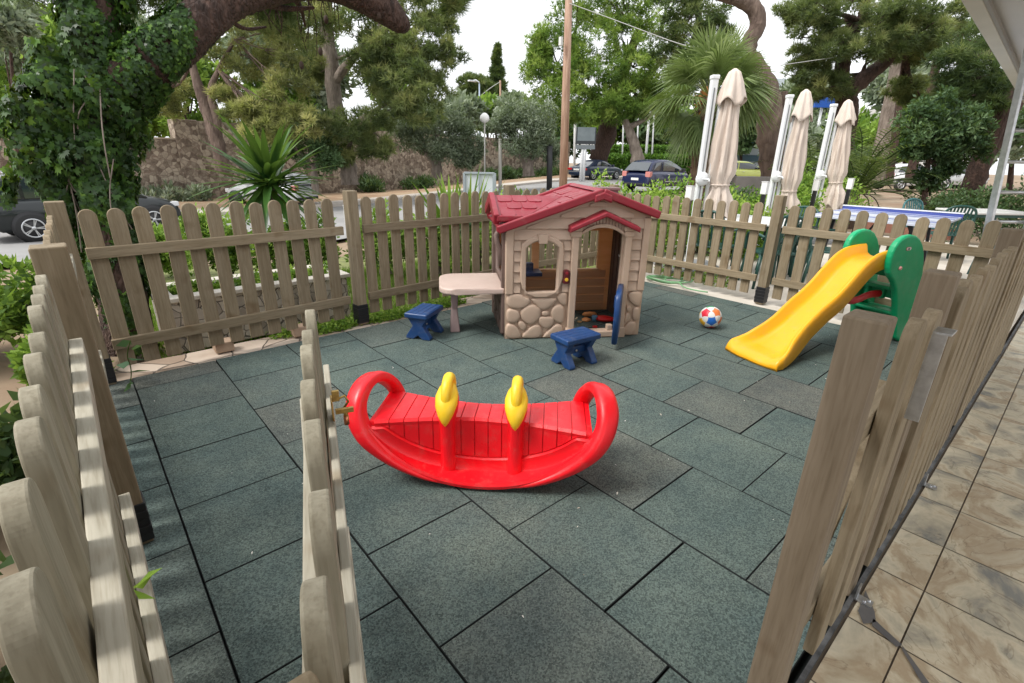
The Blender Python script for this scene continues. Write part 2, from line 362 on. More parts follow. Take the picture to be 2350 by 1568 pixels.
# stone/concrete border between tiles and fence
def crazy(name,c1,c2,sc,line=(.12,.10,.08),lw=.035,rn=1.):
    m=bpy.data.materials.new(name); m.use_nodes=True; nt=m.node_tree; N=nt.nodes; L=nt.links; b=N['Principled BSDF']; b.inputs['Roughness'].default_value=.9
    tc=N.new('ShaderNodeTexCoord'); nz=N.new('ShaderNodeTexNoise'); nz.inputs['Scale'].default_value=2.5; L.new(tc.outputs['Object'],nz.inputs['Vector'])
    mx=N.new('ShaderNodeMix'); mx.data_type='VECTOR'; mx.inputs[0].default_value=.12; L.new(tc.outputs['Object'],mx.inputs[4]); L.new(nz.outputs['Color'],mx.inputs[5])
    v=N.new('ShaderNodeTexVoronoi'); v.feature='DISTANCE_TO_EDGE'; v.inputs['Scale'].default_value=sc; v.inputs['Randomness'].default_value=rn; L.new(mx.outputs[1],v.inputs['Vector'])
    v2=N.new('ShaderNodeTexVoronoi'); v2.inputs['Scale'].default_value=sc; v2.inputs['Randomness'].default_value=rn; L.new(mx.outputs[1],v2.inputs['Vector'])
    s=N.new('ShaderNodeSeparateColor'); L.new(v2.outputs['Color'],s.inputs[0])
    n2=N.new('ShaderNodeTexNoise'); n2.inputs['Scale'].default_value=9; n2.inputs['Detail'].default_value=8; L.new(tc.outputs['Object'],n2.inputs['Vector'])
    ad=N.new('ShaderNodeMath'); ad.operation='ADD'; L.new(s.outputs[0],ad.inputs[0]); L.new(n2.outputs['Fac'],ad.inputs[1])
    r=N.new('ShaderNodeValToRGB'); r.color_ramp.elements[0].position=.45; r.color_ramp.elements[1].position=1.3 if False else 1.; r.color_ramp.elements[0].color=(*c1,1); r.color_ramp.elements[1].color=(*c2,1); 
    hf=N.new('ShaderNodeMath'); hf.operation='MULTIPLY'; hf.inputs[1].default_value=.75; L.new(ad.outputs[0],hf.inputs[0]); L.new(hf.outputs[0],r.inputs[0])
    st=N.new('ShaderNodeMapRange'); st.inputs[1].default_value=0; st.inputs[2].default_value=lw; L.new(v.outputs['Distance'],st.inputs[0])
    m2=N.new('ShaderNodeMix'); m2.data_type='RGBA'; m2.inputs[6].default_value=(*line,1); L.new(st.outputs[0],m2.inputs[0]); L.new(r.outputs[0],m2.inputs[7]); L.new(m2.outputs[2],b.inputs['Base Color'])
    bp=N.new('ShaderNodeBump'); bp.inputs['Strength'].default_value=.8; bp.inputs['Distance'].default_value=.02; L.new(st.outputs[0],bp.inputs['Height']); L.new(bp.outputs[0],b.inputs['Normal'])
    return m
STONEP=crazy('crazy_paving',(.30,.22,.16),(.50,.41,.33),5.,lw=.03,rn=.8)
mb=MB(); mb.box((2.6,.905,-.075),(6.2,.30,.12)); tag(mb.build('stone_border',STONEP),kind='structure')
CONC=mat('patio_concrete',(.50,.45,.38),.85,var=(.62,.57,.50),vscale=2.,bump=.3,bscale=25,detail=7)
mb=MB(); mb.prism([(5.21,-3.0),(13,-3.0),(13,1.9),(9.,2.2),(5.9,1.06),(5.715,.75),(5.21,.75)],-.13,-.012); tag(mb.build('patio',CONC),kind='structure')
# marble-look porch tiles in front
def marble():
    m=bpy.data.materials.new('porch_marble'); m.use_nodes=True; nt=m.node_tree; N=nt.nodes; L=nt.links; b=N['Principled BSDF']; b.inputs['Roughness'].default_value=.27; b.inputs['Specular IOR Level'].default_value=.5
    tc=N.new('ShaderNodeTexCoord'); a=N.new('ShaderNodeAttribute'); a.attribute_name='rnd'
    cx=N.new('ShaderNodeCombineXYZ'); ml=N.new('ShaderNodeMath'); ml.operation='MULTIPLY'; ml.inputs[1].default_value=23.; L.new(a.outputs['Fac'],ml.inputs[0]); L.new(ml.outputs[0],cx.inputs[2])
    ad=N.new('ShaderNodeVectorMath'); ad.operation='ADD'; L.new(tc.outputs['Object'],ad.inputs[0]); L.new(cx.outputs[0],ad.inputs[1])
    n1=N.new('ShaderNodeTexNoise'); n1.inputs['Scale'].default_value=3.4; n1.inputs['Detail'].default_value=9; n1.inputs['Distortion'].default_value=.6; n1.inputs['Roughness'].default_value=.6; L.new(ad.outputs[0],n1.inputs['Vector'])
    r=N.new('ShaderNodeValToRGB'); e=r.color_ramp.elements; e[0].position=.26; e[0].color=(.20,.20,.19,1); e[1].position=.80; e[1].color=(.42,.30,.18,1)
    for p,c in ((.34,(.24,.235,.21,1)),(.41,(.42,.38,.29,1)),(.49,(.60,.53,.39,1)),(.57,(.42,.33,.22,1)),(.66,(.52,.45,.33,1))): x=e.new(p); x.color=c
    L.new(n1.outputs['Fac'],r.inputs[0])
    n2=N.new('ShaderNodeTexNoise'); n2.inputs['Scale'].default_value=3.; n2.inputs['Detail'].default_value=10; n2.inputs['Distortion'].default_value=2.; L.new(ad.outputs[0],n2.inputs['Vector'])
    v=N.new('ShaderNodeValToRGB'); e=v.color_ramp.elements; e[0].position=.49; e[0].color=(1,1,1,1); e[1].position=.51; e[1].color=(1,1,1,1); x=e.new(.5); x.color=(.35,.29,.25,1)
    L.new(n2.outputs['Fac'],v.inputs[0]); m1=N.new('ShaderNodeMix'); m1.data_type='RGBA'; m1.blend_type='MULTIPLY'; m1.inputs[0].default_value=.45; L.new(r.outputs[0],m1.inputs[6]); L.new(v.outputs[0],m1.inputs[7])
    L.new(m1.outputs[2],b.inputs['Base Color']); 
    return m
mb=MB(); T=.331; x0=1.281-T*12; ys=[-3.045,-3.19,-3.19-T,-3.19-2*T,-3.19-3*T,-3.19-4*T,-3.19-5*T]
GR=.0025
for i in range(40):
    xa=x0+i*T; xb=xa+T
    for j in range(len(ys)-1):
        ya,yb=ys[j+1],ys[j]
        mb.add([(xa+GR,ya+GR,.004),(xb-GR,ya+GR,.004),(xb-GR,yb-GR,.004),(xa+GR,yb-GR,.004)],[(0,1,2,3)],random.uniform(.05,1))
PT=mb.build('porch_tiles',marble()); tag(PT,kind='structure')
mb=MB(); mb.box((3,-4.5,-.075),(14,2.93,.15)); tag(mb.build('porch_slab',mat('grout',(.15,.12,.09),.95)),kind='structure')
mb=MB(); 
def poly(pts,z,r=.1): mb.add([(x,y,z) for x,y in pts],[tuple(range(len(pts)))],r)
poly([(1.78,-3.052),(1.66,-3.062),(1.615,-3.09),(1.655,-3.115),(1.70,-3.10)],.0075); poly([(1.665,-3.105),(1.63,-3.11),(1.60,-3.185),(1.622,-3.195)],.0075)
poly([(1.60,-3.20),(1.62,-3.195),(1.53,-3.285),(1.505,-3.275)],.0077)
tag(mb.build('floor_inlay',mat('dark_inlay',(.10,.10,.105),.4,var=(.15,.14,.13),vscale=12)),kind='structure')
# black channel strip at the foot of the front fence
mb=MB(); mb.box((4.2,-3.030,.004),(6.3,.014,.02)); tag(mb.build('drain_strip',mat('dark_rubber_strip',(.03,.03,.03),.7,var=(.10,.10,.10),vscale=20)),kind='structure')
# ---------------------------------------------------------------- picket fences
def picket_bm(h,w=.092,t=.024,z0=.07):
    n=26; r=w/2; rh=.048
    pts=[(-r,z0),(r,z0),(r,h-rh)]+[(r*math.cos(a),h-rh+rh*math.sin(a)) for a in [math.pi*i/n for i in range(1,n)]]+[(-r,h-rh)]
    m=MB(); m.prism(pts,-t/2,t/2,'y'); return m
proto={}
def fence(name,label,A,B,group=None,post_a=True,post_b=True,side=1,ph=1.155,top=1.10,rails=(.235,.835),sp=.139,mz=None,mx=None,start=None,pw=.092,postw=.09,posts=None,taped=(),tag_cat='fence',z0=.07,mp=None,rw=.07,rt=.034,pt=.024):
    """A,B ground points of the run (rail line); pickets on side*left normal"""
    A=Vector((*A,0)); B=Vector((*B,0)); d=B-A; Ln=d.length; ang=math.atan2(d.y,d.x)
    root=thing(name,label,tag_cat,A,ang,group); mz=mz or WZ; mx=mx or WX
    for z in rails:
        m=MB(); m.box((Ln/2,0,0),(Ln-.09,rt,rw)); m.build('rail',mx,root,bevel=.003,loc=(0,0,z))
    key=(top,pw,z0,mz.name,pt)
    if key not in proto:
        proto[key]=[picket_bm(top+e,pw,t=pt,z0=z0) for e in (0,.004,-.005)]
        proto[key]=[p.build('picket',mz,None,bevel=.0035) for p in proto[key]]
        used[key]=[False]*3
    x=start if start is not None else .125; i=0
    while x<Ln-.075:
        k=random.randrange(3); src=proto[key][k]
        if not used[key][k]: o=src; used[key][k]=True
        else: o=src.copy(); COL.objects.link(o)
        o.parent=root; o.location=(x+random.uniform(-.004,.004),side*(rt/2+pt/2+.001),random.uniform(-.006,.006)); o.rotation_euler=(random.uniform(-.006,.006),random.uniform(-.008,.008),random.choice((0,math.pi)))
        x+=sp; i+=1
    for px_,tp in (posts or []):
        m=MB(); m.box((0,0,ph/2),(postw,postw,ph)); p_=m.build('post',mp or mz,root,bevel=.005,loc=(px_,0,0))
        if tp:
            t=MB(); 
            for q in range(5): t.box((0,0,.03+q*.034),(postw+.010+.003*(q%2),postw+.010+.003*(q%2),.033))
            t.build('tape_wrap',TAPE,p_,bevel=.003)
    return root
used={}
CPx=(-.13,.71); MPx=(1.715,.825)
def lerp(a,b,t): return (a[0]+(b[0]-a[0])*t,a[1]+(b[1]-a[1])*t)
P3=(3.56,.94); P4=(5.36,.98)
fence('picket_fence','weathered wooden picket fence in front of the ivy covered tree and stone planter',(-.095,.78),(1.67,.885),posts=[],start=.10,sp=.1385,ph=1.155,side=1)
fence('picket_fence','brown picket fence run behind the picnic table, left of the red roof',(1.76,.885),(3.52,1.0),posts=[(-.045,1)],start=.11,sp=.1385,side=1)
fence('picket_fence','farthest picket fence run, seen above the red roof of the playhouse',(3.60,1.0),(5.33,1.04),posts=[(-.04,0)],start=.11,sp=.1385,side=1)
fence('picket_fence','greyish picket fence run beside the green hose coil',(5.37,1.02),(5.355,-1.06),posts=[(.02,0)],start=.11,sp=.139,side=1,ph=1.12,top=1.03,rails=(.26,.79))
fence('picket_fence','picket fence run behind the yellow slide, before the blue table',(5.355,-1.14),(5.30,-2.90),posts=[(-.035,1)],start=.11,sp=.147,side=1,ph=1.12,top=1.03,rails=(.26,.79))
# left side fence
fence('picket_fence','pale picket fence run in the left corner before the ivy tree',(-.148,-1.06),(-.13,.66),posts=[(1.79,1)],start=.12,sp=.15,side=1,mz=WZ,mx=WXL)
fence('picket_fence','sun bleached picket fence running into the lower left corner, nearest the viewer',(-.148,-3.25),(-.148,-1.14),posts=[(2.15,1)],start=.06,sp=.163,side=1,mz=WZL,mx=WXL,mp=WZ,pt=.026)
lf_=[o for o in COL.objects if o.get('label','').startswith('sun bleached')][0]
m=MB(); m.box((0,0,1.155/2),(.09,.09,1.155)); m.build('post',WZ,lf_,bevel=.005,loc=(.215,-.080,0))
# front fence on the right
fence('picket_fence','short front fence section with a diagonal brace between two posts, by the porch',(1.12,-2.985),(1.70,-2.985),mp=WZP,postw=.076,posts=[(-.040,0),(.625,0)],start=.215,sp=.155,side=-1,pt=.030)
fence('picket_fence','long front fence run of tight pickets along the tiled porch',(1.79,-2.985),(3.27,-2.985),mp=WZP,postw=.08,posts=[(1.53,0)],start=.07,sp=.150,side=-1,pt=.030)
fence('picket_fence','front fence run farthest to the right along the porch',(3.36,-2.985),(5.30,-2.985),posts=[(1.985,0)],start=.07,sp=.150,side=-1,pt=.030)
fr=[o for o in COL.objects if o.get('label','').startswith('short front')][0]
m=MB(); m.bar((.06,.028,.25),(.50,.028,.84),.022,.06,up=(0,1,0)); m.build('brace',WX,fr,bevel=.003)
# open gate leaf
gx0,gy0=-.03,-2.92; gx1,gy1=.355,-1.84
gt=fence('garden_gate','open picket gate leaf seen edge on with a brass latch',(gx0,gy0),(gx1,gy1),posts=[],start=.06,sp=.148,side=-1,mz=WZL,mx=WXL,tag_cat='gate',top=1.085,pt=.023,rt=.024)
GL=math.hypot(gx1-gx0,gy1-gy0)
m=MB(); m.bar((.08,.0,.27),(GL-.1,.0,.80),.02,.06,up=(0,1,0)); m.build('brace',WXL,gt,bevel=.003)
m=MB(); m.box((GL/2,-.047,.835),(GL-.04,.016,.06)); m.build('rail',WXL,gt,bevel=.003)
m=MB(); m.box((GL/2,-.047,.25),(GL-.04,.016,.06)); m.build('rail',WXL,gt,bevel=.003)
for xx in (GL-.03,):
    m=MB(); m.box((xx,-.0,.535),(.05,.03,.66)); m.build('end_stile',WZL,gt,bevel=.003)
BR=mat('brass',(.55,.38,.13),.35,metal=1.,var=(.35,.22,.08),vscale=60); CPR=mat('copper',(.62,.26,.14),.35,metal=1.)
LX,LZ=.79,.885
def Lb(mb,c,sz): mb.box((LX+c[0],-.056+c[1],LZ+c[2]),sz)
m=MB(); Lb(m,(0,.004,0),(.035,.004,.06)); Lb(m,(0,-.006,.035),(.008,.016,.026)); Lb(m,(-.010,-.022,.0),(.008,.040,.012)); m.tube([(LX+.01,-.062,LZ+.02),(LX+.012,-.082,LZ+.026),(LX+.012,-.089,LZ+.01),(LX+.01,-.077,LZ-.004)],.003,8); m.tube([(LX,-.080,LZ),(LX,-.080,LZ-.022)],.005,10)
LT=m.build('latch',BR,gt,bevel=.001)
m=MB(); m.tube([(LX,-.080,LZ-.018),(LX,-.080,LZ-.042)],.006,12); m.build('latch_knob',CPR,LT)
# small metal latch plate and brackets on the right fence
GALV=mat('galvanised_steel',(.62,.64,.66),.35,metal=.9,var=(.45,.46,.48),vscale=30)
m=MB(); m.box((1.50,-3.036,.93),(.06,.008,.24)); m.box((1.50,-3.055,1.05),(.062,.042,.005)); m.box((1.47,-3.052,.93),(.004,.034,.24)); tag(m.build('metal_sign_holder',GALV,None,bevel=.001),'small galvanised metal holder hooked on the front pickets','metal holder')
for i,(x,l) in enumerate(((1.72,'small steel floor bracket beside the dark floor inlay'),(2.72,'small steel floor bracket farther along the front fence foot'))):
    m=MB(); m.box((x,-3.062,.010),(.035,.05,.005)); m.box((x,-3.04,.035),(.035,.005,.05)); m.tube([(x-.008,-3.065,.012),(x-.008,-3.065,.016)],.005); m.tube([(x+.008,-3.075,.012),(x+.008,-3.075,.016)],.005)
    tag(m.build('floor_bracket',GALV),l,'bracket')
# ---------------------------------------------------------------- plastics
def plastic(n,c,r=.38,v=None,**k):
    # moulded plastic: slight fading, dull scuffed patches and a film of dust
    m=mat(n,c,r,var=v or tuple(min(1,x*1.12+.004) for x in c),vscale=3.,spec=.5,bump=.07,bscale=180,**k)
    nt=m.node_tree; N=nt.nodes; L=nt.links; b=N['Principled BSDF']; tc=N.new('ShaderNodeTexCoord')
    n1=N.new('ShaderNodeTexNoise'); n1.inputs['Scale'].default_value=7.; n1.inputs['Detail'].default_value=8; n1.inputs['Roughness'].default_value=.7; L.new(tc.outputs['Object'],n1.inputs['Vector'])
    mr=N.new('ShaderNodeMapRange'); mr.inputs[1].default_value=.3; mr.inputs[2].default_value=.7; mr.inputs[3].default_value=r-.09; mr.inputs[4].default_value=r+.17; L.new(n1.outputs['Fac'],mr.inputs[0]); L.new(mr.outputs[0],b.inputs['Roughness'])
    cs=[l.from_socket for l in L if l.to_socket==b.inputs['Base Color']][0]
    n2=N.new('ShaderNodeTexNoise'); n2.inputs['Scale'].default_value=16.; n2.inputs['Detail'].default_value=9; n2.inputs['Roughness'].default_value=.75; L.new(tc.outputs['Object'],n2.inputs['Vector'])
    rp=N.new('ShaderNodeValToRGB'); rp.color_ramp.elements[0].position=.52; rp.color_ramp.elements[0].color=(0,0,0,1); rp.color_ramp.elements[1].position=.80; rp.color_ramp.elements[1].color=(.28,.28,.28,1); L.new(n2.outputs['Fac'],rp.inputs[0])
    mx=N.new('ShaderNodeMix'); mx.data_type='RGBA'; mx.inputs[7].default_value=(.30,.26,.21,1); L.new(rp.outputs[0],mx.inputs[0]); L.new(cs,mx.inputs[6]); L.new(mx.outputs[2],b.inputs['Base Color'])
    return m
TAN=plastic('beige_plastic',(.47,.345,.255),.5,(.53,.395,.30)); TAND=plastic('dark_beige_plastic',(.46,.33,.255),.5); RED=plastic('roof_red_plastic',(.225,.009,.020),.42,(.27,.015,.030))
BRN=plastic('brown_plastic',(.13,.085,.07),.55,(.19,.13,.11)); BLUE=plastic('blue_plastic',(.009,.042,.145),.38,(.013,.060,.19)); NAVY=plastic('navy_plastic',(.008,.016,.05),.4)
INW=mat('wood_look_plastic',(.66,.43,.23),.55,var=(.78,.55,.32),vscale=3,stretch=(1,1,8),bump=.1,bscale=60)
_n=INW.node_tree; _tr=_n.nodes.new('ShaderNodeBsdfTranslucent'); _tr.inputs['Color'].default_value=(.80,.46,.20,1); _mx=_n.nodes.new('ShaderNodeMixShader'); _mx.inputs[0].default_value=.42
_n.links.new(_n.nodes['Principled BSDF'].outputs[0],_mx.inputs[1]); _n.links.new(_tr.outputs[0],_mx.inputs[2]); _n.links.new(_mx.outputs[0],_n.nodes['Material Output'].inputs['Surface'])
# ---------------------------------------------------------------- playhouse
HL=(2.46,-.245,0); HA=math.atan2(-.545,.838)
H=thing('playhouse','beige plastic playhouse with red shingle roof and moulded stone base','playhouse',HL,HA)
W_=1.178; D_=.80
rz=lambda x: 1.165-.35*(.74-x) if x<.74 else 1.165-.36*(x-.74)
def archpts(x0,x1,z0,zs,zt,n=10): # opening with segmental arch
    cx=(x0+x1)/2; h=zt-zs; w=(x1-x0)/2; Rr=(w*w+h*h)/(2*h); a=math.degrees(math.asin(min(1,w/Rr)))
    return [(x0,z0),(x1,z0)]+arc(cx,zt-Rr,Rr,90-a,90+a,n)
win=archpts(.165,.425,.405,.77,.825); door=archpts(.592,.957,.06,.86,.925)
outer=[(0,0),(.52,0),(1.03,0),(W_,0),(W_,rz(W_)),(.74,rz(.74)),(0,rz(0))]
plate('front_wall',outer,[win,door],.035,TAN,H,bevel=.004)
# siding laps, each clipped by the roof line
mb=MB(); dz=.0855
def lap(x0,x1,z0,z1,cut=None):
    if x1-x0<.01: return
    n=24; xs=[x0+(x1-x0)*i/n for i in range(n+1)]; lo=[z0+ (cut(x) if cut else 0) for x in xs]; tp=[min(z1,rz(x)-.035) for x in xs]
    keep=[(x,l,t) for x,l,t in zip(xs,lo,tp) if t>l+.012]
    if len(keep)<2: return
    y0,y1=-.022,-.002
    poly=[(x,l) for x,l,t in keep]+[(x,t) for x,l,t in keep[::-1]]
    yy=lambda z:y0+(y1-y0)*max(0,min(1,(z-z0)/(z1-z0)))
    k=len(poly); mb.add([(x,yy(z),z) for x,z in poly]+[(x,.004,z) for x,z in poly],[tuple(range(k)),tuple(range(2*k-1,k-1,-1))]+[(i,(i+1)%k,k+(i+1)%k,k+i) for i in range(k)])
z=.402
while z<1.15:
    a,b=z,z+dz-.007
    if z<.80: segs=[(.066,.122),(.470,.527),(1.027,1.112)]
    elif z<.90: segs=[(.066,.527),(1.027,1.112)]
    elif z<.98: segs=[(.066,.545),(1.01,1.165)]
    else: segs=[(.066,1.165)]
    for q_ in segs: lap(*q_,a,b)
    z+=dz
mb.build('siding',TAN,H,bevel=.002)
# corner trims, door columns, frames
mb=MB(); mb.box((.032,-.008,.655),(.064,.036,.53)); mb.build('corner_trim',TAN,H,bevel=.008); mb=MB(); mb.box((W_-.030,-.006,.70),(.058,.034,.60)); mb.build('corner_trim',TAN,H,bevel=.008)
for x in (.557,.995):
    m=MB(); m.box((x,-.022,.47),(.056,.05,.78)); m.box((x,-.026,.875),(.082,.062,.045)); m.box((x,-.026,.918),(.095,.07,.04)); m.box((x,-.026,.045),(.08,.062,.09)); m.build('door_column',TAN,H,bevel=.008)
# window frame
fo=chaikin(archpts(.116,.474,.358,.785,.868),2); fi=archpts(.165,.425,.408,.765,.822)
plate('window_frame',fo,[fi],.045,TAN,H,bevel=.012,off=-.032)
m=MB(); m.prism([(.262,.80),(.328,.80),(.340,.875),(.250,.875)],-.045,.0,'y'); m.build('keystone',TAN,H,bevel=.006)
# door arch ring + panel with vertical slats
ar=arc(.775,.86-.0,.235,20,160,14,ry=.105); 
outer2=[(.592,.86)]+[(p[0],p[1]) for p in archpts(.592,.957,.06,.86,.925)[2:]][::-1]+[(.957,.86)]
A_o=archpts(.585,.965,.5,.875,.955)[2:]; A_i=archpts(.592,.957,.5,.86,.925)[2:]
m=MB(); ring=A_o+A_i[::-1]; m.prism(ring,-.04,.0,'y'); m.build('door_arch',TAN,H,bevel=.004)
m=MB()
for i in range(14):
    x=.60+i*.0265; 
    zb=.925+.03-((x-.77)/.19)**2*.075; zt=1.03-abs(x-.775)*.42
    if zt-zb>.01: m.box((x,-.012,(zb+zt)/2),(.022,.018,zt-zb))
m.build('arch_slats',TAND,H,bevel=.002)
# red awning over the door
m=MB()
pth=[(.495,.915),(.775,1.035),(1.055,.915)]
prof=[(-.11,-.02),(-.11,.018),(-.02,.03),(.0,.03),(.0,-.02)]
P=[]
for (x,z_) in pth: P.append([(x,y,z_+q) for y,q in prof])
m.grid(P,closed=True,smooth=False); m.add([P[0][i] for i in range(5)],[(0,1,2,3,4)]); m.add([P[2][i] for i in range(5)],[(4,3,2,1,0)])
m.build('door_awning',RED,H,bevel=.010,seg=3)
# moulded stones
STL=[[(370,440),(540,435),(590,480),(660,495),(655,560),(600,600),(520,625),(370,600)],[(685,490),(1010,495),(1000,540),(900,635),(800,640),(760,590),(690,530)],[(1025,460),(1080,425),(1150,425),(1150,600),(1080,580),(1015,500)],
[(365,615),(500,640),(525,680),(540,730),(490,800),(365,800)],[(540,650),(670,565),(790,610),(810,670),(790,770),(680,835),(640,820),(560,760)],[(825,660),(905,660),(920,710),(870,725),(825,715)],[(940,650),(1030,575),(1130,620),(1120,820),(1060,825),(960,760)],
[(790,740),(830,735),(950,730),(1000,790),(950,880),(870,895),(785,810)],[(500,810),(550,770),(635,845),(600,905),(560,905)],[(355,820),(460,820),(545,920),(560,1015),(350,1015)],[(580,960),(640,900),(750,825),(830,880),(835,1015),(575,1015)],[(855,990),(900,940),(1020,830),(1110,860),(1120,1015),(850,1015)]]
STR=[[(1905,405),(2080,400),(2070,580),(2010,590),(1900,500)],[(1895,560),(1960,600),(1945,655),(1885,640)],[(1980,610),(2065,595),(2055,790),(1975,740)],[(1880,665),(1935,670),(1950,740),(1875,815)],[(1880,850),(1960,775),(2045,800),(2030,960),(1875,965)]]
def stone(mb,poly,f,ax=None,lim=(.003,0)):
    p=[f(*q) for q in poly]; cx=sum(q[0] for q in p)/len(p); cz=sum(q[1] for q in p)/len(p)
    p=[(cx+(q[0]-cx)*1.08,cz+(q[1]-cz)*1.08) for q in p]; p=[(max(q[0],lim[0]),max(.002,min(q[1],.398))) for q in p]; p=chaikin(p,2); rows=[]
    for s_,y in ((1.01,.006),(1.0,-.006),(.955,-.015),(.88,-.021),(.70,-.024),(.35,-.025)):
        rows.append([(cx+(a-cx)*s_,y,cz+(b-cz)*s_) for a,b in p])
    if ax: rows=[[ax(v) for v in r] for r in rows]
    o=len(mb.v); mb.grid(rows,closed=True); n=len(p); mb.add(rows[-1],[tuple(range(n))],0,True)
mb=MB(); fl=lambda X,Z:(.004+(X-345)/805*.515,(1020-Z)/590*.395); fr_=lambda X,Z:(1.035+(X-1880)/205*.138,(965-Z)/565*.395)
for s in STL: stone(mb,s,fl)
mb.build('stone_base',TAN,H)
mb=MB()
for s in STR: stone(mb,s,fr_)
mb.build('stone_base',TAN,H)
# side and back walls
Ml=Matrix.Translation((0,.036,0))@Matrix.Rotation(math.pi/2,4,'Z')
lw=[(0,0),(D_-.036,0),(D_-.036,.93),(.354,1.10),(0,.97)]
plate('side_wall',lw,[[(.07,.46),(.66,.46),(.66,.86),(.07,.86)]],.035,BRN,H,bevel=.004,M=Ml,off=-.0355)
mb=MB(); 
for s in STL+STR: pass
def lf(v): return Vector((-.012+v[1]*0-abs(v[1])*.0,0,0))
for s in STL: stone(mb,s,lambda X,Z:(.05+(X-345)/805*.70,(1020-Z)/590*.42),ax=lambda v:(v[1]-.001,v[0],v[2]))
mb.build('stone_base',BRN,H)
mb=MB(); mb.box((-.012,.045,.50),(.03,.05,.92)); mb.box((-.012,.77,.46),(.03,.05,.92)); mb.box((-.012,.40,.885),(.03,.68,.04)); mb.build('corner_trim',BRN,H,bevel=.006)
# carved swirl bracket on the counter opening
mb=MB(); mb.tube([(-.03,.05,.62),(-.035,.04,.74),(-.06,.04,.80),(-.07,.04,.86),(-.04,.05,.90)],.022,8); mb.build('moulded_branch',BRN,H)
Mr=Matrix.Translation((W_-.001,.036,0))@Matrix.Rotation(math.pi/2,4,'Z')
DBR=plastic('dark_brown_plastic',(.075,.045,.035),.5)
plate('side_wall',[(0,0),(D_-.036,0),(D_-.036,.98),(0,.98)],[],.03,DBR,H,bevel=.004,M=Mr,off=0)
mb=MB()
for i in range(7): mb.box((W_-.034,.09+i*.1,.52),(.008,.014,.9))
mb.box((W_-.042,.32,.55),(.012,.03,.05)); mb.build('wall_ribs',DBR,H,bevel=.002)
mb=MB(); mb.box((W_-.045,.50,.60),(.02,.035,.02)); mb.build('light_knob',mat('white_plastic',(.8,.8,.78),.4),H,bevel=.004)
bw=[(.036,0),(W_-.036,0),(W_-.036,rz(W_-.036)-.02),(.74,rz(.74)-.03),(.036,rz(.036)-.02)]
plate('back_wall',bw,[[(.20,.42),(.355,.42),(.355,.79),(.20,.79)],[(.425,.42),(1.005,.42),(1.005,.79),(.425,.79)]],.03,INW,H,bevel=.003,off=D_-.035)
mb=MB()
for i in range(5): mb.box((.57,D_-.0395,.045+i*.082),(1.06,.010,.072))
mb.build('plank_relief',INW,H,bevel=.004)
mb=MB(); mb.box((.72,D_-.055,.415),(.60,.05,.03)); mb.box((.27,D_-.055,.415),(.18,.05,.03)); mb.build('window_sill',INW,H,bevel=.004)
# door sill, blue half door standing open, door bell, navy tap shelf
mb=MB(); mb.box((.775,-.01,.03),(.42,.07,.05)); mb.box((.905,.0,.075),(.05,.05,.06)); mb.build('door_sill',TAN,H,bevel=.008)
dm=MB(); hx,hy=.965,-.040; da=R_(-113); Ld=.335
Md=Matrix.Translation((hx,hy,0))@Matrix.Rotation(da,4,'Z')
pp=[(0,.05),(Ld,.05),(Ld,.50)]+arc(Ld-.10,.50,.10,10,90,5,ry=.07)+[(0,.57)]
o_=plate('half_door',[(0,.05),(Ld,.05),(Ld,.41),(Ld-.03,.45),(Ld-.09,.47),(0,.47)],[],.045,BLUE,H,bevel=.012,M=Md,off=-.0225)
m=MB(); m.box((.10,-.028,.34),(.05,.02,.10),None); m.v=[tuple(Md@Vector(v)) for v in m.v]; m.build('handle',BLUE,o_,bevel=.006)
m=MB(); m.tube([(.495,-.028,.535+.035),(.495,-.028,.535-.035)],.001,12); 
m=MB(); m.prism(chaikin([(.468,.485),(.478,.475),(.516,.475),(.524,.487),(.520,.53),(.524,.575),(.512,.592),(.480,.592),(.470,.575),(.476,.53)],1),-.045,-.004,'y'); bell=m.build('doorbell',plastic('maroon_plastic',(.10,.008,.012),.25),H,bevel=.006)
m=MB(); m.prism(arc(.497,.512,.015,0,324,9),-.052,-.044,'y'); m.build('button',plastic('yellow_button',(.75,.45,.03),.35),bell,bevel=.002)
m=MB(); m.prism(arc(.497,.565,.013,0,324,9),-.050,-.044,'y'); m.build('button',plastic('red_button',(.25,.01,.02),.3),bell,bevel=.002)
m=MB(); m.box((.235,.60,.43),(.35,.20,.035)); m.box((.30,.62,.48),(.08,.07,.08)); m.box((.13,.60,.47),(.07,.10,.03)); m.tube([(.20,.6,.45),(.20,.6,.50),(.16,.6,.52)],.012); m.build('tap_shelf',NAVY,H,bevel=.006)
# roof
def slope(mb,pts,th=.035):
    a=[Vector(p) for p in pts]; n=(a[1]-a[0]).cross(a[2]-a[0]).normalized()
    if n.z<0: n=-n
    k=len(a); vs=a+[p-n*th for p in a]
    mb.add(vs,[tuple(range(k)),tuple(range(2*k-1,k-1,-1))]+[(i,(i+1)%k,k+(i+1)%k,k+i) for i in range(k)])
yf,yb=-.075,.86; xl,xr=-.06,1.205; xm=.74; zr=1.205
zl=zr-.35*(xm-xl); zrt=zr-.36*(xr-xm)
mb=MB(); slope(mb,[(xl,yf,zl),(xm,yf,zr),(xm,yb,zr),(xl,yb,zl)]); slope(mb,[(xm,yf,zr),(xr,yf,zrt),(xr,yb,zrt),(xm,yb,zr)])
yc,zc=.39,1.135; xc=xm-(zr-zc)/.35; ze=1.003; xe=xm-(zr-ze)/.35; yn=.01; yfar=.77
slope(mb,[(-.06,yc,zc+.002),(xc,yc,zc+.002),(xe,yn,ze+.002),(-.06,yn,ze+.002)]); slope(mb,[(-.06,yc,zc+.002),(xc,yc,zc+.002),(xe,yfar,ze+.002),(-.06,yfar,ze+.002)])
RF=mb.build('roof',RED,H,bevel=.006)
